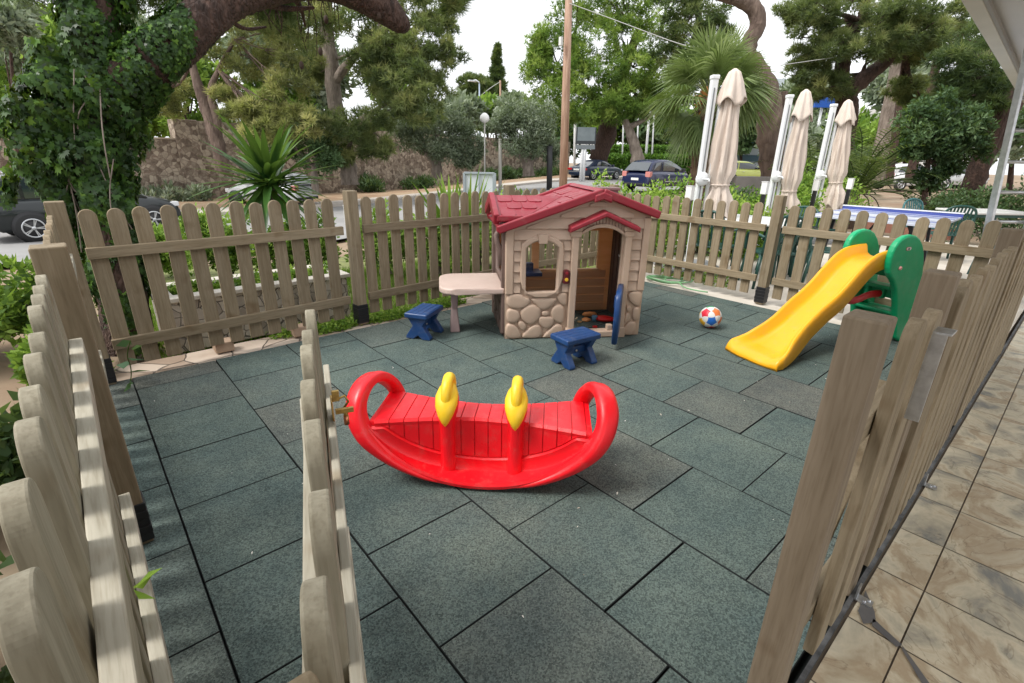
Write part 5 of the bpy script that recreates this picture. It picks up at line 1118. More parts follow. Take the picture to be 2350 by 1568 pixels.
c=at(1860,400,14.5); feather('cycad','smaller feathery palm bush between the second and third folded parasols',(c.x,c.y,terr(c.x,c.y)),34,1.6,PALMG,ht=.8,leaf=.36,el=(10,85))
# fan palm
def fanpalm(name,label,C_,R0,n,m,base):
    root=thing(name,label,'palm',base,0); Bv=Vector(base); V=[];F=[];R=[]; mbs=MB()
    for k in range(n):
        v=unit(1)[0]; 
        if v[2]<-.8: v[2]*=-1
        kk=1. if v[2]>-.25 else .74
        if v[2]<-.1: v[0]*=.8; v[1]*=.8
        d=Vector(v); pet=R0*(.40+.22*rng.random())*kk; hub=C_+d*pet; hub.z-=.10*R0*(1-d.z)
        mbs.tube([C_-Bv,(C_+hub)/2-Bv+Vector((0,0,.05*R0)),hub-Bv],[.02,.014,.010],5,cap=False)
        droop=.25+.5*(1-max(-.4,d.z)); ax=d; u=ax.cross(Vector((0,0,1)));u=u.normalized() if u.length>.1 else Vector((1,0,0)); w=u.cross(ax).normalized(); roll=rng.normal()*.5; u2=u*math.cos(roll)+w*math.sin(roll); nrm=ax.cross(u2)
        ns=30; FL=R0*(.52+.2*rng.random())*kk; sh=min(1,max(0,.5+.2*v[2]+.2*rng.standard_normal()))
        for i in range(ns):
            a=R_(-115+230*i/(ns-1)); dd=(ax*math.cos(a)+u2*math.sin(a)); L_=FL*(1-.28*abs(a)/2)*(.9+.2*rng.random()); perp=(-ax*math.sin(a)+u2*math.cos(a)); ww=.016*R0
            p0=hub; p1=hub+dd*L_*.55+nrm*.02*L_; p2=hub+dd*L_+Vector((0,0,-1))*droop*L_*.55
            o=len(V); V+=[tuple(p0-Bv),tuple(p1-perp*ww-Bv),tuple(p2-Bv),tuple(p1+perp*ww-Bv)]; F.append((o,o+1,o+2,o+3)); s_=min(1,max(0,sh+.15*rng.standard_normal())); R+=[s_*.8,s_,min(1,s_+.15),s_]
    fastmesh('fronds',np.array(V),np.array(F),m,root,np.array(R),nv=4); mbs.build('frond_stalks',mat('stalk',(.20,.24,.07),.6),root)
    mb=MB(); mb.tube([(0,0,-.2),(C_-Bv)*.4,(C_-Bv)],[.26*R0/1.6,.24*R0/1.6,.22*R0/1.6],14,jit=.12)
    for k in range(90): 
        a=random.uniform(0,6.28); t=random.uniform(.25,1.0); p=(C_-Bv)*t; d=Vector((math.cos(a),math.sin(a),0)); mb.tube([p+d*.15,p+d*.38+Vector((0,0,random.uniform(-.15,.25)))],[.03,.008],5,cap=False)
    mb.build('trunk',bark_mat('palm_bark',(.07,.045,.03),(.20,.13,.08),9),root)
    mb=MB()
    for k in range(50): v=Vector(unit(1)[0]); mb.tube([C_-Bv+v*.1,C_-Bv+v*.38+Vector((0,0,-.1))],[.03,.012],5,cap=False)
    mb.build('fruit_stalks',mat('orange_stalks',(.42,.16,.04),.7),root); return root
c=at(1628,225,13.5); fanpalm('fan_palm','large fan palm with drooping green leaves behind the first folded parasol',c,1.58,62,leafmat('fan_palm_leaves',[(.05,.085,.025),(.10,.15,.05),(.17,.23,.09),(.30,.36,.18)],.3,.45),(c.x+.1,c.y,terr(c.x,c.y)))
# hedges and shrubs between fence and street
def shrub(name,label,cx,cy,z0,rx,ry,rz_,m,n=6,group=None,ll=.075,lw=.035,per=18,leaves=60,tone=.1,cat='shrub'):
    B_=Vector((cx,cy,z0)); r=thing(name,label,cat,B_,random.uniform(0,.3),group); bl=[]
    for k in range(n): bl.append((np.array([random.uniform(-.6,.6)*rx,random.uniform(-.5,.5)*ry,rz_*random.uniform(.45,.62)]),(rx*.55,ry*.55,rz_*.45)))
    mb=MB()
    for k in range(9):
        b=bl[k%n][0]; q=Vector(b)+Vector((random.uniform(-.2,.2)*rx,random.uniform(-.2,.2)*ry,rz_*.2)); mb.tube([(random.uniform(-.08,.08),random.uniform(-.08,.08),-.05),q*.5+Vector((0,0,-.03)),q],[.014,.010,.004],5,cap=False)
    mb.build('stems',BARKG,r); leaf_crown('foliage',bl,m,r,per=per,leaves=leaves,ll=ll,lw=lw,cr=.42,tone=tone,inner=.7,up=.35); return r
SH2=leafmat('hedge_leaves',[(.05,.10,.02),(.11,.22,.03),(.22,.38,.05),(.38,.52,.10)],.4)
k=0
hl=['behind the first pickets of the left fence','behind the yucca stem','behind the left fence near the lamp','right of the lamp pole behind the fence','behind the sword leaved plant','behind the picnic table','left behind the red roof','just behind the roof ridge','right behind the red roof','behind the corner post of the far fence','behind the grey pickets near the hose']
for i,(px,py,d,w,h) in enumerate(((390,640,6.9,.42,.55),(530,640,6.6,.5,.78),(700,620,6.6,.5,.72),(880,600,6.9,.6,.78),(1010,590,7.0,.5,.75),(1110,560,7.6,.6,.8),(1240,470,8.6,.8,.98),(1370,470,8.9,.8,1.08),(1490,470,8.6,.8,1.10),(1610,500,8.2,.8,.95),(1700,500,8.0,.7,.95))):
    c=at(px,py,d); 
    shrub('hedge_shrub','light green leafy shrub '+hl[i],c.x,c.y,-.1,w,w,h*(1.0 if i<6 else 1.02),SHRUB if i<6 else SH2,group='hedge shrubs beyond the fence',per=14,leaves=56,tone=.12 if i<6 else .18)
for (px,py,d,w,h,l,m_) in ((-40,720,2.9,.34,.55,'dense light green shrub at the left edge outside the fence',SHRUB),(-60,900,1.9,.40,.75,'dark leafy shrub at the far left edge close to the viewer',DARKL),(1780,440,9.5,.8,1.05,'round fresh green shrub left of the second folded parasol',SH2),(1700,430,11,.7,1.0,'dark shrub below the fan palm',DARKL),
   (1880,430,11.5,.8,1.35,'bushy shrub between the second and third folded parasols',SHRUB),(2300,440,10,1.1,1.2,'dark conifer like shrub behind the metal ladder',DARKL),(2190,440,13,.9,.8,'low dark shrub under the glossy tree',DARKL),(-61,900,1.9,.38,.62,'leafy dark green shrub outside the left fence, middle of the left edge',DARKL),(-62,900,1.9,.36,.60,'lowest dark shrub outside the left fence in the lower left corner',DARKL),(110,560,2.9,.2,.4,'small sprig of leaves by the left corner post',SHRUB)):
    c=at(px,py,d)
    if px==-40: c=Vector((-.85,2.3,0)); w,h=.62,.70
    if px==-60: c=Vector((-.72,-1.45,0))
    if px==-61: c=Vector((-.78,-.45,0))
    if px==-62: c=Vector((-.66,-2.35,0))
    if px==110: c=Vector((-.30,1.1,0))
    shrub('shrub',l,c.x,c.y,terr(c.x,c.y)-.02,w,w,h,m_,per=16,leaves=60)
# planting strip along the far wall (grass like)
for (a,b,l,hh) in ((300,500,'long leaved planting strip at the foot of the lower wall',.75),(830,980,'low dark hedge under the tall wall left of the olives',.8),(1100,1280,'low dark hedge at the wall foot between the olive trees',.8)):
    ta,tb=t_of(a,WO-1.3),t_of(b,WO-1.3); q=K1+kd*(ta+tb)/2+kn*(WO-1.3); L_=abs(tb-ta); B_=Vector((q.x,q.y,terr(q.x,q.y))); r=thing('border_hedge',l,'hedge',B_,0)
    bl=[(np.array((kd*random.uniform(-L_/2,L_/2)+kn*random.uniform(-.4,.4))+Vector((0,0,hh*.45))),(.7,.6,hh*.5)) for _ in range(int(L_*1.3))]
    leaf_crown('foliage',bl,DARKL if hh>.76 else OLIVE,r,per=12,leaves=34,ll=.28,lw=.07,cr=.5,tone=.12,inner=.8,up=.8)
# ground cover at the fence foot and grass
def carpet(name,label,pts,n,m,ll=.03,lw=.02,h=.05):
    P=[]; 
    for k in range(n):
        x0,y0,rx,ry=random.choice(pts); a=random.uniform(0,6.28); q=math.sqrt(random.random()); P.append((x0+rx*q*math.cos(a),y0+ry*q*math.sin(a),-.015+random.random()**2*h))
    P=np.array(P); d=unit(n); d[:,2]=abs(d[:,2])*.8+.15; d/=np.linalg.norm(d,axis=1,keepdims=True); V,F,R=diam_leaves(P,d,ll,lw,np.clip(rng.normal(.6,.25,n),0,1)); return tag(fastmesh(name,V,F,m,None,R,nv=4),kind='stuff')
carpet('ground_cover','',[(1.45,.90,.22,.09),(1.75,.97,.35,.12),(2.0,.87,.25,.06),(2.3,.92,.3,.07),(2.65,.90,.25,.06),(1.2,1.0,.25,.08)],3800,SH2,.03,.02,.06)
carpet('ground_cover','',[(2.9+.3*i,1.25+.1*(i%3),.35,.2) for i in range(8)]+[(5.9,.3-.3*i,.25,.25) for i in range(3)],3000,SH2,.04,.025,.09)
def grass(name,x0,x1,y0,y1,n,h=.09):
    P=np.stack([x0+(x1-x0)*rng.random(n),y0+(y1-y0)*rng.random(n),np.full(n,-.14)],-1); P[:,2]=[terr(a,b)-.11 for a,b in P[:,:2]]; d=unit(n)*.5+np.array([0,0,1.]); d/=np.linalg.norm(d,axis=1,keepdims=True); V,F,R=tri_leaves(P,d,h,.012,rng.random(n)); return tag(fastmesh(name,V,F,leafmat('grass_blades',[(.06,.12,.02),(.13,.24,.03),(.25,.38,.06)],.4),None,R),kind='stuff')
grass('grass',.2,4.8,1.25,4.2,26000,.10)
tag(sheet('lawn',.35,6.5,1.08,6.5,30,24,lambda x,y:terr(x,y)-.085,mat('lawn_soil',(.11,.12,.04),.95,var=(.20,.22,.07),vscale=5,detail=8)),kind='structure')
# stone planter box behind the fence
MOS=crazy('planter_stone',(.30,.26,.22),(.50,.45,.39),14.,line=(.10,.09,.075),lw=.04)
r=thing('stone_planter','long low planter faced with irregular stone mosaic behind the left fence','planter',(1.05,1.62,0),.02)
m=MB(); m.box((0,-.25,.12),(1.50,.09,.42)); m.box((0,.25,.12),(1.50,.09,.42)); m.box((-.71,0,.12),(.09,.42,.42)); m.box((.71,0,.12),(.09,.42,.42)); m.build('walls',MOS,r,bevel=.008)
m=MB(); m.box((0,-.25,.345),(1.56,.13,.035)); m.box((0,.25,.345),(1.56,.13,.035)); m.box((-.715,0,.345),(.13,.37,.035)); m.box((.715,0,.345),(.13,.37,.035)); m.build('rim',mat('planter_rim',(.50,.46,.40),.85,var=(.6,.56,.5),vscale=9),r,bevel=.006)
m=MB(); m.box((0,0,.22),(1.36,.42,.1)); m.build('soil',EARTH,r)
bl=[(np.array([-.6+.2*i,0,.33]),(.13,.17,.06)) for i in range(7)]; leaf_crown('foliage',bl,SH2,r,per=18,leaves=40,ll=.035,lw=.022,cr=.5,inner=.8)
m=MB(); m.box((.55,.845,.015),(.16,.12,.07)); m.box((1.13,.86,.015),(.13,.10,.07)); 
for i,(x,l) in enumerate(((.60,'square terracotta block under the pickets, left one'),(1.18,'square terracotta block under the pickets, right one'))):
    m=MB(); m.box((0,0,.035),(.13,.12,.08)); tag(m.build('terracotta_block',mat('terracotta',(.34,.23,.16),.9,var=(.42,.31,.22),vscale=9),None,bevel=.008,loc=(x,.93,0)),l,'block')
# climbing weed on the left corner
r=thing('weed','thin green weed growing up beside the left corner post','plant',(-.02,.60,0)); pts=[(0,0,0),(.03,-.02,.12),(.02,-.05,.22),(.06,-.07,.32)]; m=MB(); m.tube(smoothpath(pts,2),.003,5); m.build('stem',YUL,r)
P=[];D=[]
for k,(x,y,z) in enumerate(((.0,-.02,.10),(.03,-.03,.16),(.0,-.05,.06),(.05,-.06,.26),(.06,-.07,.32),(.02,-.03,.20),(.06,-.07,.31),(.01,-.04,.04))):
    a=k*2.4; P.append((x,y,z)); D.append((math.cos(a)*.9,math.sin(a)*.9,-.15))
D=np.array(D);D/=np.linalg.norm(D,axis=1,keepdims=True); V,F,R=diam_leaves(np.array(P),D,.10,.045,np.full(len(P),.5)); fastmesh('leaves',V,F,leafmat('weed_leaves',[(.04,.10,.05),(.07,.16,.08),(.12,.24,.12)],.35),r,R,nv=4)
r=thing('vine_leaf','single green leaf poking through the near left pickets','leaf',(-.165,-1.80,.33)); P=np.array([(0,0,0),(0,.01,.0),(.0,0,.0)]);D=np.array([(.6,-.2,.4),(.7,.4,-.1),(.6,-.5,-.5)]);D/=np.linalg.norm(D,axis=1,keepdims=True); V,F,R=diam_leaves(P,D,.07,.05,np.full(3,.7)); fastmesh('leaf_blades',V,F,SH2,r,R,nv=4)
# ---------------------------------------------------------------- poles, lamps, signs
POLEM=mat('pole_wood',(.26,.15,.10),.8,var=(.42,.28,.20),vscale=1.,stretch=(14,14,1.2),bump=.4,bscale=3)
def pole(name,label,cat,b,t,d,w0,w1,m,extra=None):
    P=at(*b,d); g=Vector((P.x,P.y,terr(P.x,P.y))); T=at(*t,d); r=thing(name,label,cat,g); mb=MB(); mb.tube([(0,0,-.2),(T-g)*.5,T-g],[w0/2*scl(P),(w0+w1)/4*scl(P),w1/2*scl(T)],14,jit=.02); mb.build('pole',m,r)
    return r,g
r,g=pole('utility_pole','tall wooden utility pole standing left of the parked blue cars','pole',(1294,415),(1307,-60),18.,19,16,POLEM)
c=at(1287,95,17.8)-g; m=MB(); m.box(c,(.10,.10,.24)); m.build('meter_box',mat('grey_box',(.6,.6,.58),.5),r,bevel=.01)
r,g=pole('street_lamp','grey street lamp with a short arm far away in the sky gap','street lamp',(1101,340),(1100,192),55,5,3.2,mat('lamp_metal',(.35,.42,.50),.4,metal=.6))
T=at(1100,190,55)-g; E_=at(1084,186,55)-g; m=MB(); m.tube([T,(T+E_)/2+Vector((0,0,.15)),E_],.07,8); m.box(E_,(.9,.35,.12)); m.build('arm_and_head',mat('lamp_head',(.7,.72,.74),.4),r)
r,g=pole('wooden_pole','short distant wooden pole with wires right of the street lamp','pole',(1150,340),(1148,185),60,5,4,POLEM)
c=at(1112,272,26); g=Vector((c.x,c.y,terr(c.x,c.y))); r=thing('globe_lamp','white round globe street light on slim post between the olive trees','street lamp',g)
m=MB(); m.lathe([(.05,-.2),(.20,-.12),(.24,0),(.20,.13),(.10,.22),(.02,.25)],c-g,16); m.build('globe',mat('opal_globe',(.8,.8,.78),.3),r); m=MB(); m.tube([(0,0,0),c-g-Vector((0,0,.2))],.035,8); m.build('post',mat('pale_post',(.45,.44,.4),.6),r)
for (x,y0,y1,d,w,l,m_) in ((1148,392,318,27,8,'pale thin post left of the right olive trunk',mat('post_grey',(.42,.40,.36),.7)),(1262,402,335,27,13,'dark square post beside the right olive tree',mat('post_dark',(.02,.02,.022),.6)),(1320,365,282,42,6,'thin white pole just left of the notice board',mat('white_pole',(.7,.7,.7),.5))):
    pole('post',l,'post',(x,y0),(x,y1),d,w,w,m_)
FP=mat('flag_pole_white',(.62,.63,.64),.4)
for i,(x,xt,l) in enumerate(((1482,1492,'thickest and nearest white flag pole behind the hatchback'),(1463,1466,'thin white flag pole left of the thick one'),(1498,1502,'thin white flag pole right of the thick one'),(1430,1432,'short white flag pole behind the pale twisted trunk'))):
    r,g=pole('flag_pole',l,'flag pole',(x,372),(xt,240),46,6 if i==0 else 4,5 if i==0 else 3,FP); r['group']='white flag poles'
# cables
def cable(label,pts,rad=.012):
    P=[at(*p) for p in pts]; Q=smoothpath(P,3); m=MB(); m.tube(Q,rad,5,smooth=True); tag(m.build('overhead_cable',mat('cable_grey',(.45,.45,.43),.6)),label,'cable')
cable('thin sagging overhead cable running right from the wooden utility pole',[(1307,8,17.9),(1400,42,17.5),(1480,72,17),(1560,102,16.5),(1640,122,16),(1720,140,15.5)],.011)
cable('thin overhead cable crossing the forked pine at right',[(1790,150,15.5),(1860,140,15.7),(1930,130,15.9),(1985,112,16)],.010)
cable('thin cable from the distant wooden pole towards the street lamp',[(1148,188,60),(1128,200,58),(1105,218,55.5)],.03)
# notice board
c=at(1345,312,35); g=Vector((c.x,c.y,terr(c.x,c.y))); s=scl(c); a=math.atan2(RH[1],RH[0]); r=thing('notice_board','dark framed notice board on posts behind the dark blue convertible','sign board',g,a)
m=MB(); m.box((0,0,c.z-g.z),(46*s,.12,36*s)); m.build('frame',mat('frame_dark',(.03,.035,.04),.5),r,bevel=.02); m=MB(); m.box((0,-.07,c.z-g.z+.1),(40*s,.02,29*s)); m.build('panel',mat('board_grey',(.13,.16,.17),.3,var=(.18,.21,.22),vscale=2),r)
m=MB(); m.box((0,-.02,c.z-g.z-24*s),(44*s,.08,9*s)); m.build('lower_panel',mat('board_grey_two',(.16,.18,.19),.4),r)
m=MB(); 
for k,xx in enumerate((-18,-9,-3,5,12,18)): m.box((xx*s,-.03,c.z-g.z-18.6*s),((4 if k!=2 else 7)*s,.05,1.6*s))
m.build('light_row',mat('pale_bits',(.6,.6,.58),.5),r)
for xx in (-6,0): m=MB(); m.tube([(xx*s,.05,-.2),(xx*s,.05,c.z-g.z)],.10,8); m.build('post',FP,r)
# back of a metal framed sign
c=at(1100,425,9.2); g=Vector((c.x,c.y,terr(c.x,c.y))); s=scl(c); r=thing('sign_back','back of a white sign panel in a grey metal frame beyond the fence','sign',g,a-.12); h=c.z-g.z
SM=mat('sign_metal',(.36,.40,.44),.4,metal=.3)
m=MB(); w2,h2=35*s,26*s
m.box((0,0,h+h2),(2*w2,.04,.035)); m.box((0,0,h-h2),(2*w2,.04,.035)); m.box((-w2,0,h),(.04,.04,2*h2)); m.box((w2,0,h),(.06,.04,2*h2)); m.box((0,-.012,h),(.022,.02,2*h2-.04)); m.build('frame',SM,r,bevel=.003)
m=MB(); m.box((0,.02,h),(2*w2-.04,.012,2*h2-.03)); m.build('panel',mat('sign_white',(.66,.69,.72),.5,var=(.58,.61,.64),vscale=3),r)
for sx in (-1,1): m=MB(); m.box((sx*w2*.86,-.0,(h-h2)/2-.1),(.04,.035,h-h2+.2)); m.build('leg',SM,r)
# garden lamps: white square head on black post
def glamp(px,py,d,l,first=[None]):
    c=at(px,py,d); 
    if first[0] is None:
        r=thing('garden_lamp',l,'lamp',(c.x,c.y,c.z-.95),0,'white square garden lamps'); m=MB(); m.box((0,0,.96),(.085,.085,.17)); m.build('lamp_head',mat('lamp_opal',(.78,.78,.76),.4),r,bevel=.008); m=MB(); m.box((0,0,.44),(.055,.055,.88)); m.build('post',mat('lamp_black',(.012,.012,.012),.4),r,bevel=.005); m=MB(); m.box((0,0,1.05),(.09,.09,.012)); m.build('lid',mat('lamp_lid',(.6,.6,.6),.4),r); first[0]=r
    else: r=copy_tree(first[0],loc=(c.x,c.y,c.z-.95),label=l)
    return r
glamp(803,497,4.9,'white headed garden lamp just behind the tall post of the left fence')
for px,py,d,l in ((1583,446,6.7,'garden lamp beside the first folded parasol, left of its foot'),(1755,434,7.6,'garden lamp midway between the first and second folded parasols'),(1873,427,8.6,'garden lamp touching the third folded parasol at its left'),(1951,424,9.,'garden lamp right of the third folded parasol in front of the cycad')): glamp(px,py,d,l)
# ---------------------------------------------------------------- folded parasols
CLOTH=mat('parasol_cloth',(.55,.46,.39),.85,var=(.68,.59,.52),vscale=2.2,bump=.6,bscale=9,stretch=(1,1,.4)); WHT=mat('white_enamel',(.74,.76,.77),.35); GRYS=mat('grey_slot',(.18,.19,.20),.5)
def parasol(px,ptop,pbot,d,cx,ctop,cbot,label,lean):
    """px: post x at top; cx: canopy x at top"""
    Pt=at(px,ptop,d); g=Vector((Pt.x,Pt.y,-.012)); # vertical mast
    s=scl(at(px,400,d)); r=thing('folded_parasol',label,'parasol',g,a,'folded beige cantilever parasols'); H_=Pt.z-g.z
    m=MB(); m.box((0,0,H_/2),(.085,.085,H_)); m.build('mast',WHT,r,bevel=.012); m=MB(); m.box((.0,-.045,H_/2+.2),(.014,.008,H_-.6)); m.build('track',GRYS,r)
    m=MB(); m.box((0,0,H_+.02),(.10,.10,.05)); m.build('cap',WHT,r,bevel=.012)
    m=MB(); m.box((.11,0,H_*.60),(.035,.05,H_*.62)); m.build('arm',WHT,r,bevel=.006)
    m=MB(); m.lathe([(.01,-.03),(.075,-.03),(.09,0),(.075,.03),(.01,.03)],(.0,-.07,1.22),18,M=Matrix.Rotation(math.pi/2,3,'X')); m.tube([(0,-.1,1.22),(.06,-.14,1.22),(.06,-.17,1.19)],.012,8); m.build('crank',WHT,r)
    m=MB(); m.box((0,0,.04),(.8,.8,.08)); m.build('base',mat('parasol_base',(.25,.25,.26),.6),r,bevel=.02)
    # canopy axis in the mast's frame
    T=Matrix.Rotation(-a,3,'Z')@(at(cx,ctop,d)-g); Bm=Matrix.Rotation(-a,3,'Z')@(at(cx+lean,cbot,d)-g); T.y=Bm.y=-.05
    L_=(T-Bm).length; ax=(T-Bm).normalized(); e1=Vector((1,0,0)); e1=(e1-ax*e1.dot(ax)).normalized(); e2=ax.cross(e1)
    P=[]; N_=88; ph=random.uniform(0,6)
    for i in range(41):
        t=i/40; rad=.06+.12*t**.8 if t<.72 else (.155-.060*math.sin(math.pi*min(1,(t-.66)/.16)) if t<.80 else .10+.16*((t-.78)/.22)**.8)
        rad=np.interp(t,[0,.03,.12,.3,.5,.66,.735,.76,.85,1.],[.015,.055,.085,.108,.138,.150,.105,.102,.16,.185]); row=[]
        for k in range(N_):
            an=2*math.pi*k/N_; fa8=8*an+ph+.9*math.sin(2.2*t*3+ph); fold=.24*(1-2*abs(math.sin(fa8/2)))**1+.10*math.cos(13*an+2*t*5+ph)+.05*math.cos(21*an-9*t); fa=min(1,t*3)*(1.0 if t<.7 or t>.8 else .6); jz=0.
            if t>.9: jz=.09*math.cos(4*an+ph)*(t-.9)/.1
            q=T-ax*(L_*t+jz)+(e1*math.cos(an)+e2*math.sin(an)*.85)*rad*(1+fold*fa); row.append(q)
        P.append(row)
    m=MB(); m.grid(P,closed=True); can=m.build('canopy',CLOTH,r); md=can.modifiers.new('s','SOLIDIFY'); md.thickness=.004
    # separate top vent flap
    P=[]
    for i in range(11):
        t=i/10*.20; rad=np.interp(t,[0,.02,.08,.2],[.015,.065,.11,.165]); row=[]
        for k in range(N_):
            an=2*math.pi*k/N_; q=T+ax*.02-ax*(L_*t*1.05-.05*math.cos(4*an+ph)*(t/.2)**2*(1 if i>6 else .3))+(e1*math.cos(an)+e2*math.sin(an)*.85)*rad*(1+.10*math.cos(8*an+ph)+.08*math.cos(4*an+ph)*t*5); row.append(q)
        P.append(row)
    m=MB(); m.grid(P,closed=True); v=m.build('vent_flap',CLOTH,can); md=v.modifiers.new('s','SOLIDIFY'); md.thickness=.004
    q=T-ax*L_*.745; m=MB(); m.tube([q+(e1*math.cos(b)+e2*math.sin(b)*.85)*.122 for b in [2*math.pi*k/16 for k in range(17)]],.010,6,sq=1.); m.build('tie_strap',CLOTH,can)
    return r
parasol(1640,182,600,6.9,1683,163,505,'nearest folded parasol, tallest, in front of the fan palm',-45)
parasol(1812,225,600,8.6,1846,209,510,'middle folded parasol of the row, in front of the broken trunk',-52)
parasol(1913,245,600,9.8,1943,232,478,'farthest folded parasol of the row, in front of the feathery palm',-38)
# ---------------------------------------------------------------- patio furniture
GP=plastic('green_garden_plastic',(.010,.055,.045),.4,(.015,.075,.06)); GPB=plastic('blue_green_plastic',(.025,.11,.12),.4,(.03,.14,.15))
def chair(label,x,y,rz_,mt,src=[{}]):
    key=mt.name
    if key in src[0]: return copy_tree(src[0][key],loc=(x,y,-.012),rz=rz_,label=label)
    r=thing('garden_chair',label,'chair',(x,y,-.012),rz_,'plastic garden chairs on the patio'); src[0][key]=r
    m=MB(); m.box((0,0,.42),(.44,.42,.025)); 
    m.build('seat',mt,r,bevel=.010)
    # back: frame and vertical slats (in one piece)
    m=MB(); tp_=[(-.20,.20,.42),(-.215,.27,.70),(-.17,.30,.84),(0,.31,.88),(.17,.30,.84),(.215,.27,.70),(.20,.20,.42)]; m.tube(smoothpath(tp_,2),.018,8); 
    for k in range(7): x_=-.135+.045*k; m.bar((x_*.95,.20,.43),(x_,.30,.855-.25*x_*x_*4),.024,.010,up=(0,1,0))
    m.build('backrest',mt,r)
    for sx in (-1,1):
        m=MB(); m.tube(smoothpath([(sx*.225,.24,.62),(sx*.25,.05,.645),(sx*.25,-.17,.635),(sx*.235,-.20,.42)],2),.019,8,sq=.8); m.build('armrest',mt,r)
        for sy in (-1,1): m=MB(); m.tube([(sx*.20,sy*.18,.42),(sx*.245,sy*.225,0)],[.024,.017],8); m.build('leg',mt,r)
    return r
def P_(px,py,z=-.012):
    D=ray(px,py); t=(z-CC[2])/D[2]; return CC+D*t
def tbl(name,label,x,y,rz_,w,l,mt,ml):
    r=thing(name,label,'table',(x,y,-.012),rz_); m=MB(); m.box((0,0,.72),(w,l,.035)); m.build('table_top',mt,r,bevel=.01); m=MB(); m.box((0,0,.68),(w-.1,l-.1,.05)); m.build('apron',ml,r)
    for sx in (-1,1):
        for sy in (-1,1): m=MB(); m.tube([(sx*(w/2-.08),sy*(l/2-.08),.70),(sx*(w/2-.06),sy*(l/2-.06),0)],[.03,.022],8); m.build('leg',ml,r)
    return r
tbl('patio_table','white topped patio table behind the fence post near the middle parasol',6.75,-.35,.1,.9,.9,mat('table_white',(.66,.67,.66),.4),GP)
chair('dark green plastic chair left of the white topped patio table',6.15,-.10,1.6,GP)
chair('dark green plastic chair nearest the fence post, seen through the pickets',6.3,-.75,2.4,GP)
chair('dark green plastic chair behind the white topped table',7.3,-.55,-1.7,GP)
chair('dark green plastic chair between the patio table and the ping pong table',7.0,-1.15,.4,GP)
c=at(2180,495,8.0); chair('dark green slatted chair at the right end of the ping pong table',c.x,c.y,a+math.pi-.3,GP)
c=at(2130,480,8.8); chair('grey green chair half hidden behind the one at the table end',c.x,c.y,a+.2,GPB)
c=at(2325,500,6.6); chair('light blue green chair at the right edge beside the ladder',c.x,c.y,a+math.pi+.9,GPB)
c=at(2270,470,8.6); tbl('patio_table','thin white table top at the right edge behind the ladder',c.x,c.y,a,1.1,.8,mat('table_white_two',(.62,.62,.60),.4),GP)
# ping pong table
A_=at(1938,468,7.6); B2=at(2208,497,6.6); mid=(A_+B2)/2; an=math.atan2((B2-A_).y,(B2-A_).x); Lp=(B2-A_).length
r=thing('ping_pong_table','blue ping pong table with white edge lines beyond the slide','table',(mid.x,mid.y,-.012),an); BT=mat('table_blue',(.05,.075,.30),.35,var=(.07,.10,.36),vscale=2); WL=mat('line_white',(.72,.74,.78),.4)
zt=.80; dn=-1
m=MB(); m.box((0,.0-.75,zt),(Lp,1.50,.025)); m.build('table_top',mat('table_pale_blue',(.46,.50,.60),.3,var=(.54,.57,.65),vscale=2),r,bevel=.003)
m=MB(); m.box((0,.012,zt+.02),(Lp+.02,.03,.07)); m.build('edge_rim',BT,r); m=MB(); m.box((0,.01,zt+.060),(Lp+.03,.04,.014)); m.build('rim_strip',WL,r)
for y_ in (-.2,-.45,-.75,-1.1): m=MB(); m.box((0,y_,zt+.0145),(Lp-.02,.035 if y_!=-.2 else .09,.004)); m.build('line',BT if y_!=-.75 else WL,r)
for sx in (-.7,.7):
    m=MB(); 
    for y_ in (-.2,-1.3): m.bar((sx*Lp/2,y_,0.05),(sx*Lp/2*.85,y_,zt-.02),.035,.035)
    m.bar((sx*Lp/2,-.2,.08),(sx*Lp/2,-1.3,.08),.035,.035); m.bar((sx*Lp/2,-.2,.12),(sx*Lp/2*.3,-.2,zt-.05),.025,.025); m.build('leg_frame',mat('frame_black',(.015,.016,.02),.4),r)
    for y_ in (-.2,-1.3): m=MB(); m.lathe([(.02,-.015),(.045,-.015),(.05,0),(.045,.015),(.02,.015)],(sx*Lp/2,y_,.05),14,M=Matrix.Rotation(math.pi/2,3,'X')); m.build('wheel',BLK,r)
# low brick kerb behind the ping pong table
A2=at(2010,452,12); B3=at(2230,462,10.5); m=MB(); m.bar((A2.x,A2.y,.06),(B3.x,B3.y,.06),.25,.22); tag(m.build('low_brick_wall',mat('brick_red',(.22,.09,.06),.9,var=(.30,.14,.10),vscale=6)),'low reddish brick edging wall behind the ping pong table','wall')
# grey block wall with spout
c=at(1735,395,13.2); m=MB(); m.box((0,0,.55),(1.05,.25,1.15)); r=thing('grey_wall','grey rendered block wall with small white spout behind the shrubs','wall',(c.x,c.y,-.05),a); m.build('wall_block',mat('grey_render',(.17,.155,.145),.9,var=(.22,.2,.19),vscale=3),r,bevel=.01); m=MB(); m.tube([(-.25,-.13,.72),(-.25,-.24,.74),(-.25,-.27,.66)],.03,8); m.build('spout',WHT,r)
